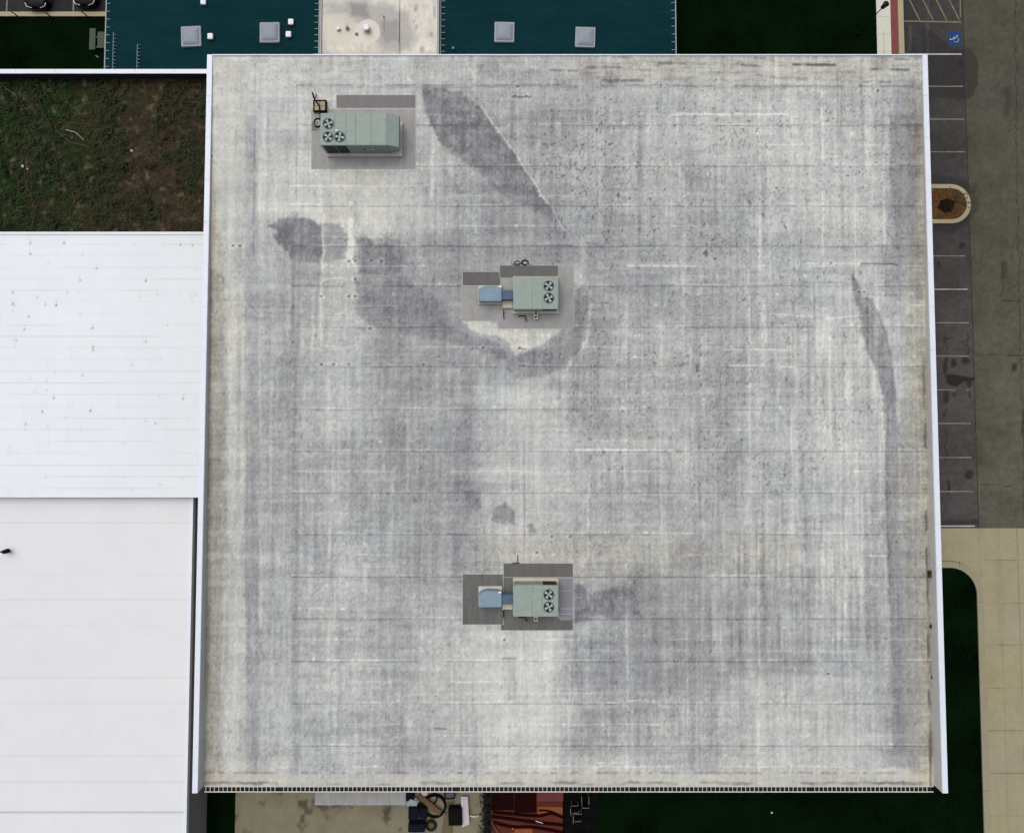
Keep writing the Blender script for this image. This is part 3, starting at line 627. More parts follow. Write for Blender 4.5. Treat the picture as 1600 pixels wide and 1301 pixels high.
# two matching smaller units with blue hoods
def small_unit(px0, py0, px1, py1, ys_ref, label, first=True):
    yy = P((px0 + px1) / 2, (py0 + py1) / 2, 6.0).y; zc = rz(yy); zb = zc + .28; zt = zb + 1.05
    a, c = P(px0, py0, zt), P(px1, py1, zt)
    u = empty('rooftop_unit', ((a.x + c.x) / 2, (a.y + c.y) / 2, zc), label, 'rooftop unit', 'air conditioning units on the flat roof')
    cx, cy = (a.x + c.x) / 2, (a.y + c.y) / 2; hx, hy = (c.x - a.x) / 2, (a.y - c.y) / 2
    b = MB(); b.box(cx - hx - .02, cx + hx + .10, cy - hy - .2, cy + hy + .2, zc - .05, zb); b.build('curb', M['curb'], u)
    b = MB(); b.box(cx - hx, cx + hx, cy - hy, cy + hy, zb + .004, zt); b.build('cabinet', M['unit'], u, bevel=.02)
    k = 2 * hx / 72.
    for d in (30.5, 46.5):
        X = cx - hx + d * k; b = MB(); b.box(X - .01, X + .01, cy - hy + .03, cy + hy - .03, zt - .002, zt + .008); b.build('panel_seam', M['seam'], u)
    for s in (-1, 1):
        for d0, d1, m in ((2, 29, 'unit_side'), (32, 46, 'unit_side'), (48, 70, 'coil')):
            b = MB(); Y = cy + s * hy; b.box(cx - hx + d0 * k, cx - hx + d1 * k, min(Y, Y + s * .02), max(Y, Y + s * .02), zb + .08, zt - .08)
            b.build('condenser_coil' if m == 'coil' else 'access_panel', M[m], u)
    b = MB(); b.box(cx + hx + .001, cx + hx + .06, cy - hy + .2, cy - hy + .38, zb + .3, zb + .6); b.build('electric_box', M['unit_side'], u)
    for i in (-1, 1): fan(u, cx - hx + 57 * k, cy + hy - (24 - i * 9.8) * k - .02, zt, .355, .4 + (.5 if i > 0 else 0))
    # blue intake hood west of the cabinet, joined by a lower duct
    hz = zb + .72; X1 = cx - hx - 19 * k; X0 = X1 - 37 * k; Y0 = cy - 12.5 * k; Y1 = cy + 13 * k
    b = MB(); b.prism([(X0, Y0), (X1, Y0), (X1, Y1 - .1), (X1 - .35, Y1), (X0 + .45, Y1), (X0, Y1 - .22)], zb - .02, hz); b.build('blue_hood', M['blue'], u, bevel=.03)
    b = MB(); b.box(X0 - .05, X1 + .02, Y0 - .12, Y1 + .12, zc - .05, zb - .022); b.build('hood_curb', M['curb'], u)
    b = MB(); b.box(X1 + .002, cx - hx - .002, cy - 9 * k, cy + 6 * k, zb, zb + .55); b.build('duct', M['blued'], u)
    b = MB(); b.box(X1 + .36, X1 + .39, cy - 9 * k - .02, cy + 6 * k + .02, zb - .02, zb + .57); b.build('duct_joint', M['seam'], u)
    b = MB(); b.box(X1 + .05, cx - hx - .05, cy - 9 * k - .55, cy - 9 * k - .02, zc - .05, zb - .06); b.build('duct_pad', M['curb'], u)
    b = MB(); b.box(X1 - .22, X1 - .02, Y1 - .12, Y1 + .0, hz + .002, hz + .04); b.build('hood_tab', M['whitebox'], u)
    # condensate trap and gas line on the south side
    X = cx - hx + 37 * k; Y = cy - hy - .48; ang = [2 * math.pi * i / 20 for i in range(20)]
    b = MB(); b.ring([(X + .15 * math.cos(t), Y + .15 * math.sin(t)) for t in ang], [(X + .085 * math.cos(t), Y + .085 * math.sin(t)) for t in ang], zc - .03, zc + .42)
    b.box(X - .15, X - .10, Y, cy - hy - .19, zc + .3, zc + .42); b.box(X + .10, X + .15, Y, cy - hy - .19, zc + .3, zc + .42); b.build('flue', M['yellowpipe'], u)
    b = MB(); b.cyl(X, Y, zc, zc + .36, .083, 16); b.tube([(X, Y + .05, zc + .38), (X, cy - hy - .1, zc + .40), (X, cy - hy + .02, zc + .5)], .03, 6); b.build('flue_throat', M['black'], u)
    Y = cy - hy - .38
    b = MB(); b.tube([(cx - hx - .7, cy - hy + .1, zc + .25), (cx - hx - .7, Y, zc + .2), (cx - hx - .7, Y - .1, zc + .02)], .035, 6); b.build('drain_pipe', M['black'], u)
    b = MB(); b.tube([(cx - hx + .35, Y, zc + .34), (cx - hx + .9, Y, zc + .34), (cx - hx + .93, Y - .26, zc + .3), (cx - hx + .93, Y - .28, zc)], .04, 6); b.build('gas_pipe', M['black'], u)
    b = MB(); b.box(cx - hx - .76, cx - hx - .64, Y - .2, Y - .05, zc - .03, zc + .12); b.build('pipe_support', M['seam'], u)
    b = MB(); b.box(cx - hx + .87, cx - hx + .99, Y - .38, Y - .22, zc - .03, zc + .12); b.build('pipe_support', M['seam'], u)
    return u
small_unit(802, 432.5, 872, 483, 458, 'grey green two fan unit with blue hood in the middle of the roof')
small_unit(802, 914, 872, 963, 937, 'grey green two fan unit with blue hood nearest the gutter')
# loose wire north of the middle unit
b = MB()
for (a, c, r_) in ((808, 411, .22), (820, 410, .26), (820.5, 410.5, .2)):
    q = R(a, c, .06); b.torus((q.x, q.y, q.z), r_, .025, 20, 6, e=.75)
q0, q1 = R(800, 413, .05), R(830, 413, .05); b.tube([q0, R(812, 412, .08), R(822, 413, .05), q1], .022, 6)
tag(b.build('wire_coil', M['black']), 'loose dark wire coils on the patch above the middle unit', 'wire')
b = MB(); b.tube([R(809, 867, .04), R(809, 876, .06), R(806, 879, .06), R(812, 879, .05), R(800, 880, .05)], .028, 6)
tag(b.build('wire_coil', M['black']), 'short black wire bent above the patch of the southern unit', 'wire')

# weeds rooted at the foot of the east parapet
def weed(px, py, size, label, n=40):
    c = R(px, py); b = MB()
    for k in range(n):
        a = random.uniform(0, 6.28); l_ = size * random.uniform(.3, 1); h = random.uniform(.05, .35) * size * 1.5
        e = c + Vector((math.cos(a) * l_ * .6, math.sin(a) * l_, h)); s_ = Vector((-math.sin(a), math.cos(a), 0)) * .05
        mid = (c + e) / 2 + Vector((0, 0, h * .6)); b.add([c, mid + s_, e, mid - s_], [(0, 1, 2, 3)])
    tag(b.build('weed', M['weed']), label, 'weed', 'weeds along the parapet')
weed(1451.5, 895, .42, 'largest tuft of weeds at the foot of the east parapet', 70)
weed(1453.5, 977.5, .22, 'small dark weed by the east parapet below the largest tuft')
weed(1456, 1057, .16, 'tiny weed sprig by the east parapet near the lawn end')

# ================================================================== GROUND
def sheet(name, x0, x1, y0, y1, z, m, kind='structure'):
    b = MB(); b.add([(x0, y0, z), (x1, y0, z), (x1, y1, z), (x0, y1, z)], [(0, 1, 2, 3)]); return struct(b.build(name, m), kind)
sheet('ground', -600, 600, -600, 600, 0.0, M['grass'])

def gp(pts): return [tuple(P(a, c, 0).xy) for a, c in pts]
XJ = 37.78                       # joint between the stalls and the drive lane
YD = P(1530, 825, 0).y           # where asphalt meets the concrete drive
def asphalt_common(x, y, base, dark):
    wx = (fbm(x * 1.6, y * 1.6, 221, 4) - .5) * 2; wy = (fbm(x * 1.6, y * 1.6, 231, 4) - .5) * 2
    v = base * (1 + .55 * (fbm(x * .5, y * .5, 241, 5) - .5) + .45 * (fbm(x * 2.5, y * 2.5, 243, 4) - .5) + .28 * (np.random.RandomState(3).rand(x.size) - .5))
    return v, wx, wy
def crack(p0, p1, n, j, seed):
    r_ = np.random.RandomState(seed); pts = []
    for i in range(n + 1):
        t = i / n; pts.append((p0[0] + (p1[0] - p0[0]) * t + r_.uniform(-j, j), p0[1] + (p1[1] - p0[1]) * t + r_.uniform(-j * .3, j * .3)))
    return pts
def lot_colour(x, y):
    t = sstep(31.0, 38.0, x)
    v, wx, wy = asphalt_common(x, y, .034 + .022 * t, 1)
    yy = sstep(14, 2, y); v = v * (.82 + .28 * yy)
    def st(pts, target, op, fe=.2, wa=.25):
        nonlocal v
        m = poly_mask(x, y, gp(pts), fe, wx, wy, wa) * op; v = v * (1 - m) + target * m
    st([(1440, 40), (1470, 60), (1490, 78), (1518, 76), (1528, 100), (1526, 130), (1516, 152), (1500, 158), (1460, 150), (1440, 160)], .026, .8, .12, .15)
    st([(1450, 270), (1500, 278), (1525, 290), (1532, 320), (1520, 345), (1490, 365), (1450, 362)], .026, .75, .2, .2)
    st([(1476, 586), (1486, 584), (1506, 588), (1530, 589), (1530, 594), (1506, 596), (1496, 604), (1484, 603), (1478, 598)], .016, .95, .08, .15)
    for cx_, cy_, rx, ry in ((1478, 573, 4, 12), (1490, 566, 5, 8), (1509, 564, 6, 6), (1515, 600, 4, 7), (1479, 620, 5, 12), (1491, 616, 3, 4), (1516, 616, 2, 5), (1504, 384, 5, 5), (1465, 413, 4, 5), (1514, 742, 8, 7), (1482, 758, 3, 10), (1502, 98, 5, 4)):
        st([(cx_ + rx * math.cos(k * .785), cy_ + ry * math.sin(k * .785)) for k in range(8)], .018, .85, .12, .18)
    st([(1470, 812), (1600, 811), (1600, 819), (1470, 820)], .026, .7, .1, .1)
    for i, (a, c) in enumerate((((1475, 515), (1480, 560)), ((1510, 520), (1513, 555)), ((1478, 640), (1474, 650)), ((1480, 545), (1496, 546)), ((1512, 540), (1500, 536)), ((1478, 670), (1478, 720)), ((1481, 750), (1482, 775)), ((1475, 530), (1488, 528)), ((1516, 528), (1502, 534)))):
        m = line_mask(x, y, crack(gp([a])[0], gp([c])[0], 12, .12, 300 + i), .035, wx, wy, .08); v = v * (1 - .7 * m)
    m = line_mask(x, y, gp([(1450, 0), (1449, 85)]), .12, wx, wy, .15) ; v = v * (1 + .5 * m)
    m = line_mask(x, y, gp([(1422, 42), (1421, 78)]), .16, wx, wy, .15) ; v = v * (1 + .6 * m)
    m = line_mask(x, y, gp([(1462, 100), (1470, 300), (1476, 500), (1484, 800)]), .9, wx, wy, .3); v = v * (1 + .05 * m)
    warm = .5 * t + .3 * fbm(x * .3, y * .3, 261, 3); c_ = np.stack([v * (1 + .07 * warm), v * (1.0), v * (1.08 - .22 * warm)], -1)
    return c_
def road_colour(x, y):
    v, wx, wy = asphalt_common(x, y, .078, 1)
    v = v * (.9 + .18 * sstep(20, 0, y)) * (1 - .22 * (1 - sstep(0, 2.2, x - XJ)) * fbm(x * .4, y * .4, 265, 3))
    def st(pts, target, op, fe=.2, wa=.25):
        nonlocal v
        m = poly_mask(x, y, gp(pts), fe, wx, wy, wa) * op; v = v * (1 - m) + target * m
    st([(1508, 76), (1518, 78), (1529, 100), (1528, 130), (1518, 152), (1508, 157)], .032, .85, .1, .12)
    st([(1508, 285), (1522, 292), (1530, 320), (1522, 340), (1508, 350)], .036, .65, .2, .2)
    st([(1570, 136), (1576, 136), (1577, 182), (1571, 182)], .03, .75, .2, .25)
    st([(1560, 405), (1570, 405), (1573, 430), (1562, 432)], .03, .6, .25, .6)
    st([(1582, 568), (1590, 568), (1590, 580), (1582, 580)], .024, .9, .12, .15)
    for i, (a, c, n) in enumerate((((1586, 0), (1590, 330), 60), ((1590, 330), (1597, 640), 50), ((1597, 640), (1600, 800), 24), ((1568, 410), (1566, 470), 14), ((1566, 470), (1598, 470), 14), ((1522, 755), (1580, 760), 18), ((1526, 552), (1600, 556), 20))):
        m = line_mask(x, y, crack(gp([a])[0], gp([c])[0], n, .10, 330 + i), .035, wx, wy, .1); v = v * (1 - .6 * m)
    st([(1597, 640), (1602, 640), (1602, 700), (1598, 700)], .02, .7, .1, .2)
    warm = .95 + .6 * (fbm(x * .25, y * .25, 267, 3) - .5); return np.stack([v * (1 + .06 * warm), v * 1.0, v * (1.02 - .30 * warm)], -1)
lot = grid_obj('parking_lot', 30.0, XJ, YD, 36.0, .08, .006, lot_colour, M['asphalt']); struct(lot)
road = grid_obj('road', XJ, 44.0, YD, 36.0, .08, .006, road_colour, M['asphalt']); struct(road)
grid_o = grid_obj('outer_road', 44.0, 70.0, YD, 36.0, .5, .006, lambda x, y: road_colour(x, y), M['asphalt']); struct(grid_o)
b = MB(); pts = crack((XJ, YD), (XJ, 36), 90, .03, 5)
for (p0, p1) in zip(pts[:-1], pts[1:]): b.add([(p0[0] - .03, p0[1], .0105), (p0[0] + .03, p0[1], .0105), (p1[0] + .03, p1[1], .0105), (p1[0] - .03, p1[1], .0105)], [(0, 1, 2, 3)])
o = b.build('sealed_joint', M['dark'], lot)
def flat(name, pts, z, m, parent):
    b = MB(); b.add([(p[0], p[1], z) for p in pts], [tuple(range(len(pts)))]); return b.build(name, m, parent)
for yy, xe, m, wd in ((85, 1502.5, 'paint_w', .11), (135.2, 1504, 'paint_f', .09), (186.5, 1506, 'paint_f', .09), (237.5, 1507.5, 'paint_f', .08), (400, 1508, 'paint_f', .08), (452, 1512, 'paint_w', .07), (504.2, 1514, 'paint_f', .09), (556.3, 1513.5, 'paint_f', .09), (609, 1514, 'paint_f', .07), (661.3, 1517, 'paint_f', .09), (714.5, 1518, 'paint_f', .09), (767.5, 1521, 'paint_f', .09), (821.5, 1523, 'paint_w', .10)):
    q = P(xe, yy, 0); xs = P(1413, 85, 0).x if yy < 100 else 30.9
    r_ = random.Random(int(yy)); x = xs
    b = MB()
    while x < q.x:
        l_ = r_.uniform(.25, 1.1); x2 = min(x + l_, q.x); j = r_.uniform(.75, 1.1)
        if not (m == 'paint_f' and r_.random() < .05):
            b.add([(x, q.y - wd / 2 * j, .010), (x2, q.y - wd / 2 * j, .010), (x2, q.y + wd / 2 * j, .010), (x, q.y + wd / 2 * j, .010)], [(0, 1, 2, 3)])
        x = x2
    b.build('painted_line', M[m], lot)
def stripe(a, c, wd, m):
    p0, p1 = P(a[0], a[1], 0), P(c[0], c[1], 0); d = (p1 - p0).normalized(); n_ = Vector((-d.y, d.x, 0)) * wd / 2
    flat('painted_line', [p0 + n_, p0 - n_, p1 - n_, p1 + n_], .0115, M[m], lot)
stripe((1411.5, 33.3), (1502, 35), .10, 'paint_y')
for k, xx in enumerate((1437, 1458, 1479, 1499)):
    stripe((xx - 34, -36), (xx, 32.2), .09, 'paint_y')
stripe((1499.5, -40), (1500.5, 27), .09, 'paint_y')
q0, q1 = P(1481, 50, 0), P(1501.5, 71.5, 0)
flat('accessible_square', [(q0.x, q1.y), (q1.x, q1.y), (q1.x, q0.y), (q0.x, q0.y)], .0115, M['paint_b'], lot)
# wheelchair symbol, lying with its head to the west
cx_, cy_ = (q0.x + q1.x) / 2, (q0.y + q1.y) / 2
def sym(u, v): return (cx_ - v * .92 + .0, cy_ + u * .92)          # u right, v up of the upright symbol
b = MB()
def sstroke(pts, w_):
    for (a, c) in zip(pts[:-1], pts[1:]):
        p0, p1 = Vector(sym(*a)), Vector(sym(*c)); d = (p1 - p0).normalized(); n_ = Vector((-d.y, d.x)) * w_ / 2; e = d * w_ * .2
        b.add([(*(p0 + n_ - e), .0155), (*(p0 - n_ - e), .0155), (*(p1 - n_ + e), .0155), (*(p1 + n_ + e), .0155)], [(0, 1, 2, 3)])
sstroke([(-.09 + .23 * math.cos(t), -.14 + .23 * math.sin(t)) for t in [rad(130 + k * 15) for k in range(21)]], .05)
sstroke([(-.06, .24), (-.02, -.06), (.15, -.06), (.25, -.30), (.33, -.27)], .05); sstroke([(-.04, .10), (.14, .10)], .04)
hd = [sym(-.07 + .065 * math.cos(k * .524), .36 + .065 * math.sin(k * .524)) for k in range(12)]
b.add([(p[0], p[1], .0155) for p in hd], [tuple(range(12))])
b.build('wheelchair_symbol', M['paint_s'], lot)

# concrete drive south of the asphalt
def drive_colour(x, y):
    wx = (fbm(x * 1.6, y * 1.6, 421, 4) - .5) * 2; wy = (fbm(x * 1.6, y * 1.6, 431, 4) - .5) * 2
    v = 1 + .16 * (fbm(x * .5, y * .3, 441, 5) - .5) + .12 * (fbm(x * 3, y * 3, 443, 3) - .5) + .10 * (np.random.RandomState(3).rand(x.size) - .5)
    v = v * (1 - .07 * sstep(.55, .8, vn(x * 1.4, y * .12, 447)))
    ys = [P(1560, k, 0).y for k in (875, 941, 1007.5, 1074, 1141, 1207.5, 1274, 1341)]
    jx = P(1591, 900, 0).x
    for i, Y in enumerate(ys):
        m = (1 - sstep(.015, .05, np.abs(y - Y - .02 * wx))) * (x > P(1537, 950, 0).x) * (.35 + .65 * sstep(.3, .6, vn(x * .8, y * 0 + i, 449))); v = v * (1 - .38 * m)
    for X, w_ in ((jx, .3), (P(1530, 830, 0).x, .12), (P(1561, 830, 0).x, .16), (jx + 3.6, .3)):
        m = (1 - sstep(.012, .05, np.abs(x - X - .03 * wy))) * sstep(.25, .5, vn(x * 0 + X, y * .5, 451)); v = v * (1 - w_ * m)
    for k in range(40):
        r_ = random.Random(k + 50); q = (r_.uniform(32, 44), r_.uniform(-36, YD)); m = line_mask(x, y, [q, (q[0] + r_.uniform(-.05, .05), q[1] - r_.uniform(.2, .8))], .05, wx, wy, .1); v = v * (1 - .12 * m)
    g = fbm(x * .3, y * .3, 453, 3) - .5
    return np.stack([v * .300 * (1 + .05 * g), v * .273 * (1), v * .178 * (1 - .25 * g)], -1)
dr = grid_obj('concrete_drive', 30.0, 44.0, -38.0, YD, .085, .006, drive_colour, M['concrete']); struct(dr)
dro = grid_obj('outer_drive', 44.0, 70.0, -60.0, YD, .6, .006, drive_colour, M['concrete']); struct(dro)
# kerbed lawn beside the building, one rounded corner
LX = P(1527.5, 1000, 0).x; LY = P(1500, 886, 0).y; rr = 2.15
def round_corner(off):
    X, Y, r_ = LX + off, LY + off, rr + off
    return [(30.0, Y)] + [(X - r_ + r_ * math.sin(t), Y - r_ + r_ * math.cos(t)) for t in [rad(k * 7.5) for k in range(13)]] + [(X, -60.0)]
inner, outer = round_corner(0), round_corner(.5)
b = MB(); b.prism([(29.0, inner[0][1])] + inner + [(29.0, -60.0)], -.2, .03); struct(b.build('lawn', M['grass']))
def strip_mesh(b, A, B, z0, z1):
    n_ = len(A)
    vs = [(p[0], p[1], z1) for p in A] + [(p[0], p[1], z1) for p in B] + [(p[0], p[1], z0) for p in A] + [(p[0], p[1], z0) for p in B]
    fs = []
    for i in range(n_ - 1): fs += [(i, i + 1, n_ + i + 1, n_ + i), (2 * n_ + i, 2 * n_ + i + 1, i + 1, i), (n_ + i, n_ + i + 1, 3 * n_ + i + 1, 3 * n_ + i)]
    b.add(vs, fs)
b = MB(); strip_mesh(b, inner, outer, 0, .13); kb = struct(b.build('kerb', M['kerb_grey']))
b = MB(); strip_mesh(b, round_corner(.5), round_corner(.54), 0, .011); b.build('kerb_joint', M['joint'], kb)
b = MB()
for yy in (940, 1233): q = P(1532, yy, 0); b.box(LX + .005, LX + .5, q.y - .015, q.y + .015, .1, .134)
q = P(1498, 880, 0); b.box(q.x - .015, q.x + .015, LY + .01, LY + .495, .1, .134); b.build('kerb_cut', M['joint'], kb)

# paving strips north-east of the building
def xs(px): return P(px, 40, 0).x
b = MB(); x0, x1 = xs(1369.5), xs(1391.5)
n = 26; y = 14.0
while y < 42: b.box(x0, x1, y + .008, y + 1.52 - .008, -.05, .035); y += 1.52
struct(b.build('pavement', M['walk']))
b = MB(); b.box(xs(1391.8), xs(1402.3), 14, 42, -.05, .03); struct(b.build('brick_strip', M['brick']))
b = MB(); y = 14.0
while y < 42: b.box(xs(1402.6), xs(1411), y, y + 3.03, -.05, .12); y += 3.04
struct(b.build('kerb', M['kerb']))
sheet('lawn', 29.0, xs(1369.5), YN + .05, 60, .012, M['grass'])
q = xs(1380); b = MB(); b.add([(q - .012, 24, .0385), (q + .012, 24, .0385), (q + .012, 29.5, .0385), (q - .012, 29.5, .0385)], [(0, 1, 2, 3)]); struct(b.build('pavement_joint', M['joint']))

# planted island in the parking lot
def stadium(off):
    cY = P(1490, 319, 0).y; r_ = (P(1490, 289, 0).y - P(1490, 350, 0).y) / 2 + off; X = P(1515.5, 319, 0).x - ((P(1490, 289, 0).y - P(1490, 350, 0).y) / 2)
    return [(30.0, cY + r_)] + [(X + r_ * math.sin(t), cY + r_ * math.cos(t)) for t in [rad(k * 10) for k in range(19)]] + [(30.0, cY - r_)]
isl = empty('planter_island', (P(1480, 319, 0).x, P(1480, 319, 0).y, 0), 'rounded kerbed island of brown mulch in the parking lot', 'planter')
b = MB(); strip_mesh(b, stadium(0), stadium(-.34), 0, .14); b.build('kerb', M['kerb'], isl)
b = MB(); st_ = stadium(-.33); b.prism(st_, 0, .10); b.build('mulch', M['mulch'], isl)
q = P(1478, 321, .1); r_ = random.Random(5); b = MB(); b.prism([(q.x + .72 * math.cos(k * .35) * r_.uniform(.75, 1.15), q.y + .62 * math.sin(k * .35) * r_.uniform(.75, 1.15)) for k in range(18)], .05, .106); b.build('dark_mulch_patch', M['darkmulch'], isl)  # ragged patch of darker colour around the middle of the mulch

# bare trees
def branch(b, p, d, L, r_, depth, spread, tips):
    pts = [p]; q = p.copy(); dd = d.copy()
    for i in range(4):
        dd = (dd + Vector((random.uniform(-.18, .18), random.uniform(-.18, .18), random.uniform(-.02, .1)))).normalized(); q = q + dd * L / 4; pts.append(q.copy())
    b.tube(pts, r_, 5 if depth < 2 else 4, .55)
    if depth == 0: tips.append(q); return
    for k in range(3 if depth > 1 else 3):
        a = random.uniform(0, 6.28); nd = (dd + Vector((math.cos(a), math.sin(a), random.uniform(-.1, .25))) * spread).normalized()
        branch(b, pts[random.choice((2, 3, 4))], nd, L * random.uniform(.55, .8), r_ * .55, depth - 1, spread, tips)
def bare_tree(x, y, h, r_, m, label, seed, spread=.75, depth=3, leaves=0, z0=0.0):
    random.seed(seed)
    t = empty('bare_tree', (x, y, z0), label, 'tree')
    b = MB(); b.tube([(x, y, z0), (x + .03, y, z0 + h * .3), (x, y + .04, z0 + h * .55)], r_, 8, .75); b.build('trunk', M[m], t)
    b = MB(); tips = []
    for k in range(5):
        a = k * 1.257 + random.uniform(-.3, .3); branch(b, Vector((x, y, z0 + h * (.36 + .05 * k))), Vector((math.cos(a) * spread, math.sin(a) * spread, .7)).normalized(), h * .3, r_ * .45, depth - 1, spread, tips)
    b.build('crown', M[m], t)
    if leaves:
        b = MB()
        for k in range(leaves):
            q = random.choice(tips) + Vector((random.gauss(0, .3), random.gauss(0, .3), random.gauss(0, .2))); a = random.uniform(0, 6.28); u = Vector((math.cos(a), math.sin(a), .2)) * .06; v = Vector((-math.sin(a), math.cos(a), .3)) * .04
            b.add([q - u, q - v, q + u, q + v], [(0, 1, 2, 3)])
        b.build('leaves', M['leafb'], t)
q = P(1477, 322, 0); bare_tree(q.x, q.y, 2.6, .05, 'barkd', 'small bare dark tree growing from the mulch island', 4, .8, 3, 120)
q = P(318, 334, 6.4); bare_tree(-23.5, q.y, 3.6, .05, 'bark', 'slender bare tree in the courtyard touching the white coping', 9, .55, 3, z0=3.9)

# lamp post on the north-east lawn
top = P(1380, 11, 4.2)
lp = empty('lamp_post', (top.x, top.y, 0), 'black lamp post on the dark lawn beside the pale pavement', 'lamp post')
b = MB(); b.cyl(top.x, top.y, 0, 4.0, .06, 12, .04); b.build('pole', M['lamp'], lp)
b = MB(); b.cyl(top.x, top.y, 0, .35, .12, 14, .08); b.build('base', M['lamp'], lp)
b = MB(); b.cyl(top.x, top.y, 4.0, 4.12, .08, 14, .16); b.cyl(top.x, top.y, 4.12, 4.62, .16, 14, .2); b.cyl(top.x, top.y, 4.62, 4.78, .24, 14, .05); b.build('lantern', M['lamp'], lp)

# ================================================================== NEIGHBOURING ROOFS
TE, TRZ = 4.4, 4.85             # eaves and ridge of the teal roofs
yback = 62.0
def teal_building(px0, px1, label, south_y, skylights, vents, guards, brackets):
    x0, x1 = P(px0, 60, TE).x, P(px1, 60, TE).x; xm = (x0 + x1) / 2
    t = empty('teal_roof_building', (xm, (south_y + yback) / 2, 0), label, 'building')
    b = MB(); b.box(x0 + .3, x1 - .3, south_y + .05, yback - .2, 0, TE - .25); b.build('wall', M['wall'], t)
    b = MB(); b.add([(x0, south_y, TE), (xm, south_y, TRZ), (x1, south_y, TE), (x0, yback, TE), (xm, yback, TRZ), (x1, yback, TE), (x0, south_y, TE - .22), (xm, south_y, TE - .22), (x1, south_y, TE - .22), (x0, yback, TE - .22), (xm, yback, TE - .22), (x1, yback, TE - .22)],
          [(0, 1, 4, 3), (1, 2, 5, 4), (0, 6, 7, 1), (1, 7, 8, 2), (3, 4, 10, 9), (4, 5, 11, 10), (0, 3, 9, 6), (2, 8, 11, 5)])
    def tz(x): return TE + (TRZ - TE) * (1 - abs(x - xm) / (x1 - xm))
    # standing laps running down the slope
    y = south_y + .6
    while y < yback:
        for (xa, xb) in ((x0 + .05, xm - .02), (xm + .02, x1 - .05)):
            za, zb_ = tz(xa), tz(xb); h = .006
            b.add([(xa, y, za - .01), (xb, y, zb_ - .01), (xb, y + .03, zb_ - .01), (xa, y + .03, za - .01), (xa, y, za + h), (xb, y, zb_ + h), (xb, y + .03, zb_ + h), (xa, y + .03, za + h)], [(4, 5, 6, 7), (0, 1, 5, 4), (2, 3, 7, 6), (1, 2, 6, 5), (3, 0, 4, 7)])
        y += .61
    b.build('roof', M['teal'], t)
    for (xe, d) in brackets:
        X = x0 if xe == 0 else x1; s = -1 if xe == 0 else 1
        b = MB(); b.box(X + s * .02, X + s * .10, south_y, yback, TE - .16, TE - .01)
        y = south_y + .4
        while y < 36: b.box(X - s * .28, X + s * .05, y, y + .035, TE - .008, TE + .03); y += .62 * d
        b.build('gutter', M['gutter_pale'], t)
    for (a, c, rot) in skylights:
        q = P(a, c, 4.95); z = tz(q.x)
        f = MB(); f.rbox(q.x, q.y, 1.52, 1.58, z - .06, z + .20, rot); fo = f.build('skylight', M['skyframe'], t, bevel=.03)
        g = MB(); cs, sn = math.cos(rot), math.sin(rot)
        def loc(dx, dy, zz): return (q.x + dx * cs - dy * sn, q.y + dx * sn + dy * cs, zz)
        prof = ((.64, .205), (.56, .27), (.42, .33), (.2, .37))
        vs = [loc(sx * h, sy * h * 1.03, z + zz) for h, zz in prof for sx, sy in ((-1, -1), (1, -1), (1, 1), (-1, 1))]; fs = [tuple(range(4 * len(prof) - 4, 4 * len(prof)))]
        for i in range(len(prof) - 1):
            for k in range(4): fs.append((4 * i + k, 4 * i + (k + 1) % 4, 4 * i + 4 + (k + 1) % 4, 4 * i + 4 + k))
        g.add(vs, fs); sub(g.build('skylight_dome', M['skydome']), fo, t)
    for (a, c) in vents:
        q = P(a, c, 4.95); z = tz(q.x); f = MB(); f.box(q.x - .20, q.x + .20, q.y - .22, q.y + .22, z + .1, z + .28); f.box(q.x - .15, q.x + .15, q.y - .16, q.y + .16, z - .05, z + .1); f.build('roof_vent', M['whitebox'], t, bevel=.03)
    for (a, c0) in guards:
        q0 = P(a, c0, 4.6); f = MB(); z = tz(q0.x); f.tube([(q0.x, south_y + .1, z + .12), (q0.x, q0.y, z + .12)], .04, 6)
        y = south_y + .3
        while y < q0.y: f.box(q0.x - .02, q0.x + .2, y, y + .04, z - .03, z + .12); y += .28
        f.build('snow_guard', M['rail'], t)
    return t
SW_Y = P(160, 108, 5.0).y        # north face of the screen wall
teal_building(165.5, 497, 'west teal metal roofed building with two skylights and four small white vents', SW_Y + .05, [(298.5, 57, rad(2.5)), (420, 49, rad(1))], [(318.5, 4), (329.5, 58), (453, 32), (449.3, 51.5)], [(177, 50), (215.5, 71)], [(0, 1), (1, .8)])
teal_building(689.5, 1055, 'east teal metal roofed building with two skylights beside the dark lawn', YN + .35, [(788, 49, rad(-1)), (914.5, 58, rad(-2))], [], [], [(0, .8), (1, 1)])
q = P(708, 76, 4.6); b = MB(); b.cyl(q.x, q.y, 4.5, 4.68, .07, 10); b.cyl(q.x, q.y, 4.68, 4.72, .1, 10)
pt = b.build('pipe_vent', M['rail']); tb = [o for o in COL.objects if o.name.startswith('teal_roof_building')][-1]; pt.parent = tb; pt.matrix_parent_inverse = Matrix.Translation(tb.location).inverted()

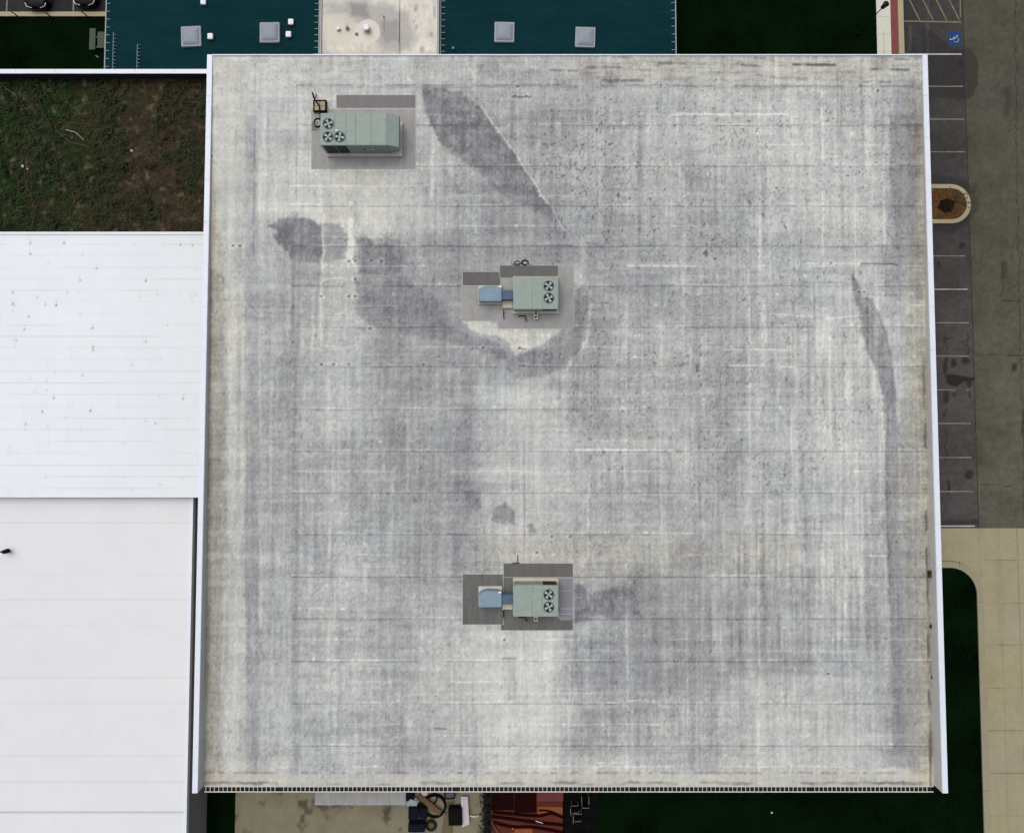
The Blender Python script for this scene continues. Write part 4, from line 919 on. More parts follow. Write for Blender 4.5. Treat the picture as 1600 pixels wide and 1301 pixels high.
# the grey link roof between them
LZ = 4.7
lx0, lx1 = P(503.5, 40, LZ).x, P(683, 40, LZ).x
def lk(pts): return [tuple(P(a, c, LZ).xy) for a, c in pts]
def link_colour(x, y):
    wx = (fbm(x * 1.6, y * 1.6, 521, 4) - .5) * 2; wy = (fbm(x * 1.6, y * 1.6, 531, 4) - .5) * 2
    p = .78 + .44 * (fbm(x * .8, y * .6, 541, 5) - .5) + .34 * (fbm(x * 4, y * 3, 543, 4) - .5) + .1 * (np.random.RandomState(4).rand(x.size) - .5)
    warm = .35 + .3 * fbm(x * .5, y * .5, 545, 3)
    def st(pts, t, op, fe=.2, wa=.25, wm=0):
        nonlocal p, warm
        m = poly_mask(x, y, lk(pts), fe, wx, wy, wa) * op; p = p * (1 - m) + t * m; warm = warm + wm * m
    st([(510, 2), (600, 5), (640, 22), (650, 60), (640, 80), (600, 84), (560, 40), (505, 22)], .42, .75, .4, .3)
    st([(546, 5), (575, 8), (578, 28), (548, 24)], .2, .7, .2, .25); st([(596, 34), (622, 30), (624, 62), (600, 68)], .3, .7, .2, .25)
    st([(505, 25), (540, 20), (556, 36), (558, 60), (548, 72), (505, 70)], .74, .8, .25, .25, .3)
    cx_, cy_ = 575, 50
    st([(cx_ + 20 * math.cos(k * .524), cy_ + 20 * math.sin(k * .524)) for k in range(12)], .82, .95, .06, .08, .25)
    m = line_mask(x, y, lk([(624.5, -60), (624.5, 86)]), .05, wx, wy, .03); p = p - .5 * m
    for (a, c, r_) in ((650, 12, 5), (648, 34, 3), (652, 42, 4), (675, 55, 4), (660, 78, 6), (600, 28, 2)):
        st([(a + r_ * .6 * math.cos(k * .785), c + r_ * math.sin(k * .785)) for k in range(8)], .2, .6, .12, .15)
    e = 1 - sstep(.1, .4, lx1 - x + .12 * wx); e *= sstep(.35, .5, vn(x * 2, y * .7, 551)); p = p - .75 * e; warm += .4 * e
    e = 1 - sstep(.1, .5, x - lx0); warm += .6 * e; p -= .1 * e
    e = 1 - sstep(.2, 1.2, y - YN - .2); p -= .14 * e * vn(x * 2, y * 2, 553) * 2
    c_ = ramp(np.clip(p, 0, 1), [(0, (78, 70, 64)), (.2, (132, 130, 134)), (.5, (168, 167, 166)), (.8, (206, 204, 196)), (1, (222, 220, 212))])
    return c_ * (1 - np.clip(warm, 0, 1.2)[:, None] * np.array([0, .025, .08]))
lb = empty('link_building', ((lx0 + lx1) / 2, 43, 0), 'narrow pale flat roof with vent pipes between the teal roofs', 'building')
lr = grid_obj('roof', lx0, lx1, YN + .08, 36.0, .08, LZ, link_colour, M['membrane'], lb)
b = MB(); b.box(lx0 + .02, lx1 - .02, YN + .1, yback, 0, LZ - .02); b.build('wall', M['wall'], lb)
b = MB(); b.box(lx0 + .01, lx1 - .01, 36.0, yback, LZ - .018, LZ); b.build('rear_roof', M['patch_l'], lb)
for x0, x1 in ((lx0 - .16, lx0 - .02), (lx1 + .02, lx1 + .16)):
    b = MB(); b.box(x0, x1, YN + .1, 60, LZ - .2, LZ + .1); b.build('edge_trim', M['gutter_pale'], lb)
def vent(px, py, r_, h, capm, name='vent_pipe', cap=1.3):
    q = P(px, py, LZ + h); b = MB(); b.cyl(q.x, q.y, LZ - .02, LZ + h - .1, r_, 18); o = b.build(name, M['gutter_pale'], lb)
    c_ = MB(); c_.cyl(q.x, q.y, LZ + h - .10, LZ + h, r_ * cap, 18, r_ * cap * .85); sub(c_.build('vent_cap', M[capm]), o, lb)
    f = MB(); f.cyl(q.x, q.y, LZ - .01, LZ + .06, r_ * 1.9, 20, r_ * 1.3); f.build('vent_flashing', M['curb'], lb)
vent(571.5, 42, .2, .55, 'whitebox'); vent(528, 44, .1, .3, 'whitebox'); vent(542, 43, .12, .25, 'seam', cap=1.0)
b = MB(); b.tube([P(541, 37, LZ + .35), P(536.5, 29, LZ + .45)], .05, 8); b.build('lean_pipe', M['whitebox'], lb)
q = P(557.5, 54, LZ); b = MB(); b.cyl(q.x, q.y, LZ - .02, LZ + .03, .14, 14); b.build('roof_drain', M['seam'], lb)
q = P(600, 27, LZ); b = MB(); b.tube([(q.x, q.y, LZ), (q.x, q.y, LZ + .2)], .04, 8); b.tube([(q.x, q.y - .05, LZ + .01), (q.x + .02, q.y - 1.1, LZ + .01)], .015, 5); b.build('lightning_rod', M['seam'], lb)

# screen wall with white coping along the north of the courtyard
y0, y1 = P(100, 115, 5.0).y, P(100, 108, 5.0).y
sw = empty('screen_wall', (-32, (y0 + y1) / 2, 0), 'long courtyard wall with white coping meeting the flat roof corner', 'wall')
b = MB(); b.box(-62, XL - .05, y0 + .05, y1 - .05, 0, 4.93); b.build('wall', M['wall_dark'], sw)
b = MB()
for k in range(13): b.box(-62 + k * 3.03 + .004, min(-62 + (k + 1) * 3.03 - .004, XL - .04), y0, y1, 4.93, 5.0)
b.build('coping', M['coping'], sw, bevel=.012)

# white roofed wing on the west
WZ = 4.7
wy0, wy1 = P(100, 777, WZ).y, P(100, 363.5, WZ).y
def white_colour(x, y):
    wx = (fbm(x * 1.6, y * 1.6, 621, 4) - .5) * 2
    v = np.full(x.shape, .76) * (1 + .05 * (fbm(x * .4, y * .4, 641, 4) - .5) + .03 * (np.random.RandomState(3).rand(x.size) - .5)) * (.97 + .05 * sstep(-23, -34, x))
    pitch = (P(100, 628, WZ).y - P(100, 483, WZ).y) / -8.
    k = (wy1 - y - .9) / pitch; fr = np.abs(k - np.round(k)) * pitch
    m = (1 - sstep(.012, .055, fr)) * (.2 + .8 * sstep(.3, .7, vn(x * .25, np.round(k) * 3.3, 645))); v = v * (1 - .15 * m)
    e = 1 - sstep(.15, .5, wy1 - y); v = v * (1 - .06 * e)
    rng = np.random.RandomState(8)
    spots = [(47.5, 380, 1), (100, 380, 1.3), (47.5, 397, 1), (125, 438, 1), (151, 420, .9), (228, 439, 1.3), (20, 457, 1), (20, 475, 1.1), (71, 476, .7), (88, 477, 1.4), (45, 495, .8), (38, 515, .9), (144.5, 513, 1.1), (26, 532, .6), (228, 534, .7), (145.5, 542, .9), (145.5, 547, .9), (129, 587, .7), (84, 622, 1), (286, 623, 1), (66, 643, 1), (141.5, 642, 1.3), (40, 663, .9), (243, 662, .8), (282, 383, .9), (301, 384, .6), (246, 460, .5), (58, 465, .5), (105, 458, .5)]
    for k in range(60): spots.append((rng.uniform(-200, 315), rng.uniform(370, 770), rng.uniform(.15, .45)))
    for (a, c, s_) in spots:
        q = P(a, c, WZ); ix = (np.abs(x - q.x) < .6) & (np.abs(y - q.y) < 1.0); d = np.hypot(x[ix] - q.x, y[ix] - q.y)
        v[ix] *= 1 - min(.7, .5 * s_) * (1 - sstep(.05, .12, d))
        d2 = np.where(y[ix] > q.y, np.abs(x[ix] - q.x), 9.); v[ix] *= 1 - .15 * s_ * (1 - sstep(.02, .06, d2)) * (1 - sstep(.2, .45, y[ix] - q.y))
    # faint vertical runs
    v = v * (1 - .05 * sstep(.82, .95, vn(x * 3.5, y * .6, 647)) * sstep(.5, .7, vn(x * .3, y * .8, 649)))
    return np.stack([v * .93, v * 1.0, v * 1.045], -1)
wb = empty('white_roof_building', (-40, (wy0 + wy1) / 2, 0), 'clean white flat roofed wing beside the weathered roof', 'building')
grid_obj('roof', -44, XL - .03, wy0, wy1 - .12, .085, WZ, white_colour, M['white_roof'], wb)
b = MB(); b.box(-44 - 24, -44.004, wy0, wy1 - .12, WZ - .02, WZ); b.build('rear_roof', M['coping'], wb)
b = MB(); b.box(-68, XL - .03, wy0 + .02, wy1 - .14, 0, WZ - .03); b.build('wall', M['wall'], wb)
b = MB(); b.box(-68, XL - .04, wy1 - .14, wy1 + .05, WZ - .25, WZ + .07); b.build('edge_trim', M['coping'], wb)
# vent stack on its western part, low roof south of it
q = P(4, 862, 4.0)
LWZ = 3.9; ly1 = P(5, 777, LWZ).y
lw = empty('low_roof_building', (-44, ly1 - 15, 0), 'lower off white flat roof in the south west corner', 'building')
def low_colour(x, y):
    v = .70 * (1 + .06 * (fbm(x * .4, y * .4, 741, 4) - .5) + .03 * (np.random.RandomState(3).rand(x.size) - .5))
    k = (ly1 - y) / 1.9; m = (1 - sstep(.012, .05, np.abs(k - np.round(k)) * 1.9)); v = v * (1 - .1 * m)
    m = 1 - sstep(.03, .1, np.abs(y - P(4, 1268, LWZ).y)); v = v * (1 - .35 * m)
    return np.stack([v * .97, v, v * 1.03], -1)
lwx = P(296, 900, LWZ).x
grid_obj('roof', -48, lwx, -48, ly1 - .02, .11, LWZ, low_colour, M['white_roof'], lw)
b = MB(); b.box(-48, lwx - .02, -48, ly1 - .03, 0, LWZ - .02); b.build('wall', M['wall'], lw)
b = MB(); b.box(lwx, lwx + .2, -48, ly1 - .02, LWZ - .3, LWZ + .08); b.build('edge_trim', M['coping'], lw)
q = P(5, 862, LWZ + .5); b = MB(); b.cyl(q.x, q.y, LWZ - .02, LWZ + .5, .14, 14); b.tube([(q.x - .45, q.y, LWZ + .45), (q.x + .3, q.y, LWZ + .45)], .05, 8); b.cyl(q.x + .22, q.y, LWZ + .2, LWZ + .62, .12, 12)
b.build('vent_stack', M['black'], lw)

# courtyard between the wing and the screen wall
cy0, cy1 = wy1 + .05, y0 + .05
def court_colour(x, y):
    g = fbm(x * .22, y * .22, 841, 4); f = fbm(x * 1.4, y * 1.4, 843, 5); h = fbm(x * 4.5, y * 4.5, 845, 3)
    gx = np.clip(.85 * sstep(-27, -36, x) + .9 * (g - .45) + .8 * (f - .5), 0, 1)[:, None]
    green = np.array([.010, .028, .006]); brown = np.array([.040, .030, .018])
    c_ = green * gx + brown * (1 - gx)
    c_ = .82 * c_ * (.35 + 1.3 * h)[:, None] * (.5 + f)[:, None]
    st_ = (sstep(.58, .80, fbm(x * 2.2, y * 2.2, 847, 4)) * (.3 + vn(x * 7, y * 7, 848)))[:, None]; c_ = c_ * (1 - st_) + np.array([.105, .085, .055]) * st_
    dk = sstep(.62, .8, fbm(x * .9, y * .9, 849, 4))[:, None]; c_ = c_ * (1 - .75 * dk)
    return c_
TZ = 3.9                         # the planted court is a raised terrace
struct(grid_obj('courtyard', -48, XL - .02, cy0 - .03, cy1, .09, TZ, court_colour, M['soil']))
b = MB(); b.box(-62, XL - .03, cy0 - .02, cy1, 0, TZ - .01); struct(b.build('terrace', M['wall']))
def scatter(name, n, x0, x1, y0, y1, m, size, h, seed, label=None):
    r_ = np.random.RandomState(seed); b = MB()
    for k in range(n):
        x, y = r_.uniform(x0, x1), r_.uniform(y0, y1)
        if vn(np.array([x * .45]), np.array([y * .45]), seed)[0] < .45: continue
        for j in range(4):
            a = r_.uniform(0, 6.28); l_ = size * r_.uniform(.4, 1.2); z = TZ + r_.uniform(.02, h); cx_, cy_ = x + r_.normal(0, .12), y + r_.normal(0, .12)
            u = np.array([math.cos(a), math.sin(a), r_.uniform(-.4, .6)]) * l_; v = np.array([-math.sin(a), math.cos(a), r_.uniform(-.3, .3)]) * l_ * .4; c_ = np.array([cx_, cy_, z])
            b.add([c_ - u, c_ - v, c_ + u, c_ + v], [(0, 1, 2, 3)])
    return struct(b.build(name, m), 'stuff')
scatter('undergrowth', 2600, -46, XL - .15, cy0 + .1, cy1 - .1, M['leafg'], .15, .3, 61)
scatter('dead_leaves', 2600, -38, XL - .15, cy0 + .1, cy1 - .1, M['leafb'], .085, .12, 62)
# fallen sticks and scraps in the courtyard
for pts, m, r_, lab in (([(-6, 122), (12, 140), (31, 155)], 'bark', .035, 'long thin fallen branch in the courtyard near the screen wall'),
                        ([(103, 203), (118, 207), (131, 219)], 'paint_w', .03, 'curved pale stick lying mid courtyard'),
                        ([(88, 204), (110, 222), (140, 230)], 'bark', .025, 'dull thin stick below the curved pale stick')):
    b = MB(); b.tube([P(a, c, TZ + .12) for a, c in pts], r_, 6, .6); tag(b.build('fallen_branch', M[m]), lab, 'branch', 'fallen branches in the courtyard')
for (a, c, s_, lab) in ((35, 260, .13, 'rounded white scrap among the green weeds of the courtyard'), (43, 264.5, .08, 'tiny white scrap beside the rounded one in the courtyard'), (206, 236, .10, 'crumpled white scrap on the brown part of the courtyard')):
    q = P(a, c, TZ + .06); b = MB()
    b.add([q + Vector((-s_, -s_ * .6, 0)), q + Vector((s_ * .8, -s_ * .9, .05)), q + Vector((s_, s_ * .5, .02)), q + Vector((.1 * s_, s_, .1)), q + Vector((-s_ * .9, s_ * .7, .03)), q + Vector((0, 0, .14))], [(0, 1, 5), (1, 2, 5), (2, 3, 5), (3, 4, 5), (4, 0, 5)])
    tag(b.build('paper_scrap', M['paper']), lab, 'litter', 'scraps of litter')

# ================================================================== NORTH-WEST CORNER: lawn, path, parked cars
px1 = P(166, 24, 0).x + .6
pa, pb = P(80, 26.5, 0).y, P(80, 19.5, 0).y
b = MB(); b.box(-62, px1, pa, pb, -.05, .1); struct(b.build('path', M['kerb']))
def nlot(x, y):
    v, wx, wy = asphalt_common(x, y, .022, 1); return np.stack([v, v * .98, v * 1.12], -1)
nl = grid_obj('car_park', -52, px1, pb + .002, 46, .12, .006, nlot, M['asphalt']); struct(nl)
for a in (-42, 10.5, 62, 114.5):
    q0, q1 = P(a, 18.5, 0), P(a + 1, -70, 0); r_ = random.Random(a); y = q0.y; b = MB()
    while y < q1.y:
        l_ = r_.uniform(.2, .8); j = r_.uniform(.7, 1.1) * .06
        if r_.random() > .12: b.add([(q0.x - j, y, .0105), (q0.x + j, y, .0105), (q0.x + j, y + l_, .0105), (q0.x - j, y + l_, .0105)], [(0, 1, 2, 3)])
        y += l_
    b.build('painted_line', M['paint_f'], nl)
def make_car(x, yf, label, arc=True):
    """nose to the south at yf"""
    t = empty('parked_car', (x, yf + 2.3, 0), label, 'car', 'cars parked nose in by the path')
    st_ = [(0, .62, .30, .62), (.12, .80, .24, .72), (.5, .89, .22, .80), (1.25, .92, .22, .88), (2.4, .93, .22, .92), (3.7, .92, .22, .95), (4.4, .86, .26, .92), (4.62, .72, .32, .80)]
    vs = []; fs = []; n_ = 10
    for (d, hw, z0, z1) in st_:
        for (fx_, fz) in ((-.75, 0), (-1, .2), (-1, .62), (-.94, .88), (-.7, 1), (.7, 1), (.94, .88), (1, .62), (1, .2), (.75, 0)): vs.append((x + fx_ * hw, yf + d, z0 + (z1 - z0) * fz))
    for i in range(len(st_) - 1):
        for k in range(n_): fs.append((i * n_ + k, i * n_ + (k + 1) % n_, (i + 1) * n_ + (k + 1) % n_, (i + 1) * n_ + k))
    fs += [tuple(range(n_ - 1, -1, -1)), tuple((len(st_) - 1) * n_ + k for k in range(n_))]
    b = MB(); b.add(vs, fs); b.build('body', M['carp'], t, smooth=True)
    b = MB(); gv = []
    for (d, hw, z) in ((1.15, .78, .87), (1.95, .62, 1.36), (3.2, .62, 1.38), (4.1, .74, .94)): gv += [(x - hw, yf + d, z), (x + hw, yf + d, z)]
    gv += [(x - .82, yf + 1.3, .88), (x + .82, yf + 1.3, .88), (x - .82, yf + 4.0, .92), (x + .82, yf + 4.0, .92)]
    b.add(gv, [(0, 1, 3, 2), (4, 5, 7, 6), (0, 2, 4, 6, 10, 8), (1, 9, 11, 7, 5, 3), (2, 3, 5, 4)]); b.build('windows', M['carg'], t)
    b = MB(); b.box(x - .60, x + .60, yf + 1.98, yf + 3.18, 1.375, 1.42); b.build('roof_panel', M['carp'], t, bevel=.02)
    for s in (-1, 1):
        b = MB(); b.tube([(x + s * .86, yf + .42, .69), (x + s * .74, yf + .14, .68), (x + s * .34, yf + .02, .64)], .045, 6, .6); b.build('headlight', M['chrome'], t)
        b = MB(); b.box(x + s * 1.0 - .08, x + s * 1.0 + .08, yf + 1.5, yf + 1.68, .9, 1.02); b.build('mirror', M['carp'], t, bevel=.02)
        for d in (.85, 3.65):
            b = MB(); pts = [(x + s * .80, yf + d, .33), (x + s * .94, yf + d, .33)]; b.tube(pts, .33, 20); wl = b.build('wheel', M['tyre'], t)
            b = MB(); b.tube([(x + s * .935, yf + d, .33), (x + s * .95, yf + d, .33)], .2, 14); sub(b.build('rim', M['steel']), wl, t)
    b = MB(); b.box(x - .3, x + .3, yf - .03, yf + .0, .34, .44); b.build('grille', M['dark'], t)
q = P(56.5, 13.5, .6); make_car(q.x, q.y, 'black car with pale headlights parked nose in by the path')
q = P(132, 12, .6); make_car(q.x, q.y + .15, 'black car parked nose in closest to the west teal roof')
# slim black marker posts along the path
for i, (a, c, lab) in enumerate(((32, 29, 'slim black post on the lawn edge farthest from the teal roof'), (84, 30, 'slim black post between the two outer posts by the path'), (139, 28, 'slim black post on the lawn edge closest to the teal roof'))):
    q = P(a, c, 0); t = empty('marker_post', (q.x, q.y, 0), lab, 'post', 'slim posts along the path')
    b = MB(); b.cyl(q.x, q.y, 0, .98, .045, 10); b.build('shaft', M['lamp'], t)
    b = MB(); b.cyl(q.x, q.y, .98, 1.05, .06, 10, .03); b.build('cap', M['lamp'], t)
# picnic table half under the eaves
zt_ = .75; q0, q1 = P(152.5, 50, zt_), P(163.5, 75, zt_); s0, s1 = P(140, 44.5, .45), P(148.5, 77.5, .45)
t = empty('picnic_table', ((q0.x + q1.x) / 2, (q0.y + q1.y) / 2, 0), 'weathered pale green picnic table on dark grass below the teal eaves', 'table')
def slats(name, X0, X1, Y0, Y1, z, n_):
    b = MB(); w_ = (X1 - X0) / n_
    for k in range(n_): b.box(X0 + k * w_ + .006, X0 + (k + 1) * w_ - .006, Y0, Y1, z - .04, z)
    return b.build(name, M['bench'], t)
slats('tabletop', q0.x, q1.x, q1.y, q0.y, zt_, 5); slats('seat', s0.x, s1.x, s1.y, s0.y, .45, 3); o_ = q1.x + (q0.x - s1.x); slats('seat', o_, o_ + (s1.x - s0.x), s1.y, s0.y, .45, 3)
for yy in (q1.y + .25, q0.y - .25):
    b = MB(); b.box(s0.x + .05, o_ + .4, yy - .05, yy + .05, .33, .408); b.box(q0.x + .02, q0.x + .1, yy - .04, yy + .04, 0, .705); b.box(q1.x - .1, q1.x - .02, yy - .04, yy + .04, 0, .705); b.build('leg_frame', M['bench'], t)
q = P(151.5, 89, .03); b = MB(); b.add([q + Vector((-.14, .1, .06)), q + Vector((.0, -.05, .02)), q + Vector((.2, -.1, .04)), q + Vector((.1, .05, .09))], [(0, 1, 2, 3)]); b.prism([(q.x - .1, q.y + .06), (q.x, q.y - .04), (q.x + .15, q.y - .08), (q.x + .08, q.y + .03)], 0, .03)
tag(b.build('paper_scrap', M['paint_f']), 'pale paper scrap on the grass south of the picnic table', 'litter', 'scraps of litter')

# ================================================================== SOUTH YARD
yd0, yd1 = P(640, 1302, 0).y - 6, YS - .25
X = lambda px: P(px, 1265, 0).x
def yard_colour(x, y):
    v = 1 + .3 * (fbm(x * .8, y * .8, 941, 5) - .5) + .2 * (fbm(x * 4, y * 4, 943, 3) - .5); dk = sstep(.58, .75, fbm(x * .9, y * .9, 945, 4)); v = v * (1 - .6 * dk)
    return np.stack([v * .19, v * .175, v * .12], -1)
struct(grid_obj('yard_paving', -22, X(757), yd0, yd1, .12, .006, yard_colour, M['concrete']))
struct(grid_obj('patio', X(880), X(934), yd0, yd1, .12, .006, lambda x, y: np.stack([.003 + .004 * fbm(x * 2, y * 2, 951, 3)] * 3, -1), M['dark_patio']))
def G(px, py, z=0.0): return P(px, py, z)
q = G(679, 1258, .16); b = MB(); b.torus((q.x, q.y, .10), .86, .075, 48, 10, e=1.0); b.torus((q.x + .02, q.y - .02, .23), .82, .075, 48, 10, e=1.02)
tag(b.build('hose_ring', M['black']), 'big black hose ring lying on the yard paving under the plank', 'hose')
b = MB(); b.torus((G(672, 1240).x, G(672, 1240).y - .2, .1), .55, .06, 36, 8); tag(b.build('hose_ring', M['black']), 'smaller black hose ring partly hidden below the gutter', 'hose')
q0, q1 = G(654, 1243, .4), G(688, 1271, .4); d = q1 - q0; b = MB(); b.rbox((q0.x + q1.x) / 2, (q0.y + q1.y) / 2, d.length, .42, .32, .38, math.atan2(d.y, d.x)); tag(b.build('plank', M['plank'], bevel=.01), 'wide brown plank lying across the black hose ring', 'plank')
q = G(703, 1241, .5); t = empty('plastic_bin', (q.x, q.y, 0), 'blue grey bin with black rim just below the gutter', 'bin')
b = MB(); b.rbox(q.x, q.y, .68, .46, 0, .5, -.1); b.build('body', M['binblue'], t, bevel=.06)
b = MB(); c_, s_ = math.cos(-.1), math.sin(-.1); pts = []
for k in range(20):
    a = 2 * math.pi * k / 20; pts.append((q.x + .44 * math.copysign(abs(math.cos(a)) ** .5, math.cos(a)), q.y + .32 * math.copysign(abs(math.sin(a)) ** .5, math.sin(a))))
pi_ = [(q.x + (p[0] - q.x) * .8, q.y + (p[1] - q.y) * .78) for p in pts]; b.ring(pts, pi_, .47, .56); b.build('rim', M['black'], t)
q0, q1 = G(720, 1244, .3), G(733, 1289, .3); b = MB(); b.prism([(q0.x, q0.y), (q0.x + .55, q0.y), (q1.x + .02, q1.y + .1), (q1.x - .55, q1.y - .15)], .26, .30); tag(b.build('board', M['board']), 'long pale lilac board lying between black box and hedge', 'board')
q = G(711.5, 1275, .5); t = empty('storage_box', (q.x, q.y, 0), 'black storage box beside the pale lilac board', 'box'); b = MB(); b.rbox(q.x, q.y, 1.02, 1.3, 0, .48, .03); b.build('body', M['navy'], t, bevel=.04)
b = MB(); b.rbox(q.x, q.y, 1.08, 1.36, .483, .54, .03); b.build('lid', M['black'], t, bevel=.03)
q = G(697, 1286, .2); b = MB(); b.prism([(q.x - .4, q.y - .8), (q.x + .5, q.y - .8), (q.x + .45, q.y + .8), (q.x - .1, q.y + .8)], .02, .1); tag(b.build('floor_mat', M['mat_tan'], bevel=.01), 'olive brown mat next to the black storage box', 'mat')
q = G(653, 1277, .6); t = empty('crate_stack', (q.x, q.y, 0), 'dark navy crates stacked at the yard edge', 'crate')
for k, (dx, dy, sx, sy, z0, z1) in enumerate(((-.35, .3, .8, .9, 0, .6), (.4, .2, .55, .9, 0, .5), (-.1, -.75, 1.3, .6, 0, .7))):
    b = MB(); b.rbox(q.x + dx, q.y + dy, sx, sy, z0, z1, 0); b.box(q.x + dx - sx * .3, q.x + dx + sx * .3, q.y + dy - sy * .3, q.y + dy + sy * .3, z1 + .003, z1 + .03); b.build('crate', M['navy'], t, bevel=.03)
q = G(644, 1255, .4); b = MB(); random.seed(3)
pts = [(q.x + .6 * math.cos(k * .63) * random.uniform(.8, 1.1), q.y + .45 * math.sin(k * .63) * random.uniform(.8, 1.1)) for k in range(10)]; b.prism(pts, 0, .35); tag(b.build('tarp_bundle', M['silver'], bevel=.12), 'silvery tarp bundle left of the black hose ring', 'tarp')
q0, q1 = G(640, 1237, .3), G(647.5, 1251, .3); b = MB(); b.box(q0.x - 1.2, q1.x, q1.y, q0.y + .1, .05, .32); tag(b.build('tarp_sheet', M['navy'], bevel=.03), 'dark navy sheet just below the gutter at the yard edge', 'tarp')
q = G(655, 1263, .5); b = MB(); b.prism([(q.x + .42 * math.cos(k * .7) * (1 + .15 * math.sin(k * 3)), q.y + .34 * math.sin(k * .7) * (1 + .15 * math.cos(k * 2))) for k in range(9)], .0, .42); tag(b.build('rubbish_bag', M['black'], bevel=.12), 'black rubbish bag between the silvery tarp and the hose ring', 'bag')
q = G(1206, 1269, .05); b = MB(); b.prism([(q.x - .07, q.y - .05), (q.x + .08, q.y - .04), (q.x + .05, q.y + .06), (q.x - .06, q.y + .05)], .01, .07); tag(b.build('paper_scrap', M['paper']), 'tiny white scrap alone on the dark lawn south of the gutter', 'litter', 'scraps of litter')
q = G(663, 1238, .3); b = MB(); b.cyl(q.x, q.y, 0, .3, .3, 18, .26); tag(b.build('bucket', M['board'], bevel=.03), 'pale upturned bucket above the plank end', 'bucket')
q = G(673, 1291, .3); t = empty('spare_wheel', (q.x, q.y, 0), 'old car wheel with pinkish rim at the frame bottom', 'wheel'); b = MB(); b.torus((q.x, q.y, .12), .34, .12, 32, 10); b.build('tyre', M['tyre'], t)
b = MB(); b.cyl(q.x, q.y, .05, .14, .24, 18); b.build('rim', M['plank'], t)
q0, q1 = G(734, 1274, .2), G(748, 1274, .2); b = MB(); b.tube([q0, G(741, 1275, .2), q1], .07, 8); tag(b.build('white_pipe', M['curb']), 'short white pipe lying against the hedge', 'pipe')
# hedge strip between the yard and the deck
h = empty('hedge', (X(760), (yd0 + yd1) / 2, 0), 'dark scraggly hedge dividing the yard from the rusty deck', 'hedge')
b = MB(); r_ = np.random.RandomState(77)
for k in range(1500):
    y = r_.uniform(yd0, yd1 - .1); x = X(759.5) + r_.normal(0, .22); z = r_.uniform(.1, 1.1); a = r_.uniform(0, 6.28); l_ = r_.uniform(.06, .14)
    u = np.array([math.cos(a), math.sin(a), r_.uniform(-.5, .5)]) * l_; v = np.array([-math.sin(a), math.cos(a), r_.uniform(-.5, .5)]) * l_ * .45; c_ = np.array([x, y, z]); b.add([c_ - u, c_ - v, c_ + u, c_ + v], [(0, 1, 2, 3)])
b.build('foliage', M['leafdark'], h)
b = MB(); y = yd0 + .2
while y < yd1: b.tube([(X(759.5), y, 0), (X(759.5) + random.uniform(-.2, .2), y + random.uniform(-.2, .2), .9)], .02, 5); y += .4
b.build('stems', M['barkd'], h)
# rusty deck and the sheets lying on it
dk = empty('timber_deck', (X(823), (yd0 + yd1) / 2, 0), 'rust red timber deck below the gutter', 'deck')
b = MB(); y = yd0
while y < yd1 - .1: b.box(X(766.5), X(879), y + .006, min(y + .16, yd1 - .1), .12, .2); y += .165
b.build('boards', M['rust'], dk)
b = MB(); b.box(X(767), X(878.5), yd0 + .05, yd1 - .15, 0, .118); b.build('frame', M['maroon'], dk)
for (a, c, e, f, m, z, nm, lab, cat) in ((767, 1238, 803, 1265, 'maroon', .25, 'metal_sheet', 'dark maroon sheet on the deck next to the hedge', 'sheet'), (804, 1238, 838, 1269, 'maroon', .29, 'metal_sheet', 'dark maroon sheet on the deck in front of the crimson one', 'sheet'), (839, 1236, 880, 1251, 'crimson', .33, 'metal_sheet', 'streaked crimson sheet on the deck below the gutter', 'sheet'), (840, 1260, 879, 1272, 'orange', .22, 'wood_panel', 'orange board on the deck below the crimson sheet', 'board'), (804, 1293, 832, 1312, 'orange', .22, 'wood_panel', 'orange board at the deck edge of the frame', 'board')):
    q0, q1 = G(a, c, z), G(e, f, z); b = MB()
    if m == 'crimson':
        n_ = 22; w_ = (q1.x - q0.x) / n_
        for k in range(n_): b.prism([(q0.x + k * w_, q1.y), (q0.x + (k + 1) * w_, q1.y), (q0.x + (k + 1) * w_, q0.y), (q0.x + k * w_, q0.y)], z - .05, z + .02 * (k % 2))
    else: b.box(q0.x, q1.x, q1.y, q0.y, z - .045, z)
    tag(b.build(nm, M[m]), lab, cat)
def hose(pts, lab, r_=.11, m='maroon'):
    qs = [G(a, c, .30) for a, c in pts]; out = []
    for i in range(len(qs) - 1):
        p0, p1, p2, p3 = qs[max(i - 1, 0)], qs[i], qs[i + 1], qs[min(i + 2, len(qs) - 1)]
        for k in range(6):
            t_ = k / 6.; out.append(.5 * ((2 * p1) + (p2 - p0) * t_ + (2 * p0 - 5 * p1 + 4 * p2 - p3) * t_ ** 2 + (3 * p1 - p0 - 3 * p2 + p3) * t_ ** 3))
    out.append(qs[-1]); b = MB(); b.tube(out, r_, 8); tag(b.build('hose', M[m], smooth=True), lab, 'hose', 'dark hoses across the deck')
hose([(770, 1268), (800, 1271), (840, 1274), (862, 1270), (879, 1276)], 'upper dark hose curving across the deck under the orange board')
hose([(768, 1275), (800, 1279), (836, 1284), (879, 1288)], 'middle dark hose sagging across the deck')
hose([(772, 1284), (800, 1291), (836, 1292), (879, 1300)], 'lower dark hose crossing the deck')
hose([(842, 1265.5), (856, 1266), (868, 1270), (879, 1277)], 'short dark hose bent over the orange board', .06)
b = MB(); b.tube([G(837, 1282, .45), G(848, 1285.5, .45)], .03, 6); tag(b.build('white_stick', M['paper']), 'short white stick lying on the dark hoses', 'stick')
q = G(801, 1293, .25); b = MB(); b.cyl(q.x, q.y, .2, .28, .06, 12); tag(b.build('white_cup', M['paper']), 'tiny white cup on the rust red deck', 'cup')
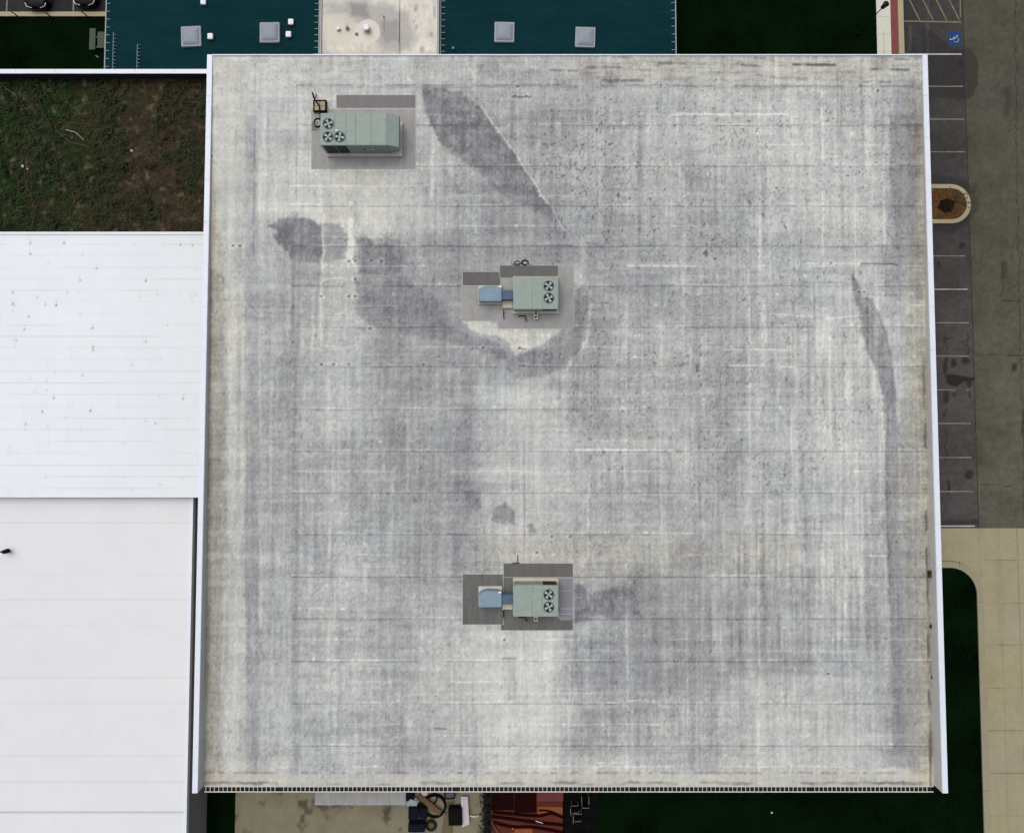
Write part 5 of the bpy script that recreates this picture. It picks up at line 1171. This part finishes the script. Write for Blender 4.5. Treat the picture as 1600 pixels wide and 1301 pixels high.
b = MB(); b.tube([G(767, 1283, .35), G(782, 1306, .35)], .05, 6); tag(b.build('steel_pole', M['steel']), 'thin grey steel pole leaning off the deck corner', 'pole')
# garden chairs on the dark patio
def chair(x, y, a, label):
    t = empty('patio_chair', (x, y, 0), label, 'chair', 'metal framed chairs on the patio'); t.rotation_euler.z = a
    def pl(o): o.parent = t; return o
    b = MB(); b.box(-.24, .24, -.24, .24, .41, .44); pl(b.build('seat', M['sling'], bevel=.01))
    b = MB(); b.add([(-.24, .25, .46), (.24, .25, .46), (.24, .38, .92), (-.24, .38, .92), (-.24, .28, .46), (.24, .28, .46), (.24, .41, .92), (-.24, .41, .92)], [(0, 1, 2, 3), (7, 6, 5, 4), (0, 4, 5, 1), (2, 6, 7, 3), (1, 5, 6, 2), (0, 3, 7, 4)]); pl(b.build('backrest', M['sling']))
    for s in (-1, 1):
        for yy in (-.24, .26):
            b = MB(); b.tube([(s * .26, yy, 0), (s * .26, yy, .42)], .017, 6); pl(b.build('leg', M['frame']))
        b = MB(); b.tube([(s * .27, -.24, .42), (s * .28, -.25, .62), (s * .28, -.1, .65), (s * .28, .3, .65)], .018, 6); pl(b.build('armrest', M['frame']))
    b = MB(); b.tube([(-.26, .27, .44), (-.26, .41, .94), (.26, .41, .94), (.26, .27, .44)], .022, 6); pl(b.build('back_frame', M['frame']))
for (a, c, r_, lab) in ((914, 1247, math.pi, 'black patio chair set highest, close below the gutter'), (899, 1261, 1.65, 'black patio chair on the left facing the others'), (903, 1274, 1.5, 'black patio chair lowest of the three, with a rounded pale back')):
    q = G(a, c, .4); chair(q.x, q.y, r_, lab)
# small canopy over the yard, hung below the gutter
q0, q1 = P(492, 1240, 3.0), P(640, 1257, 3.0)
cn = empty('yard_canopy', ((q0.x + q1.x) / 2, q0.y, 0), 'small flat canopy standing against the south wall of the big roof', 'canopy')
b = MB(); b.box(q0.x, q1.x - .3, q1.y, YS - .45, 2.9, 3.02); b.build('roof', M['patch_l'], cn)
for xx in (q0.x + .2, q1.x - .5):
    b = MB(); b.box(xx - .06, xx + .06, q1.y + .1, q1.y + .22, 0, 2.9); b.build('post', M['steel'], cn)
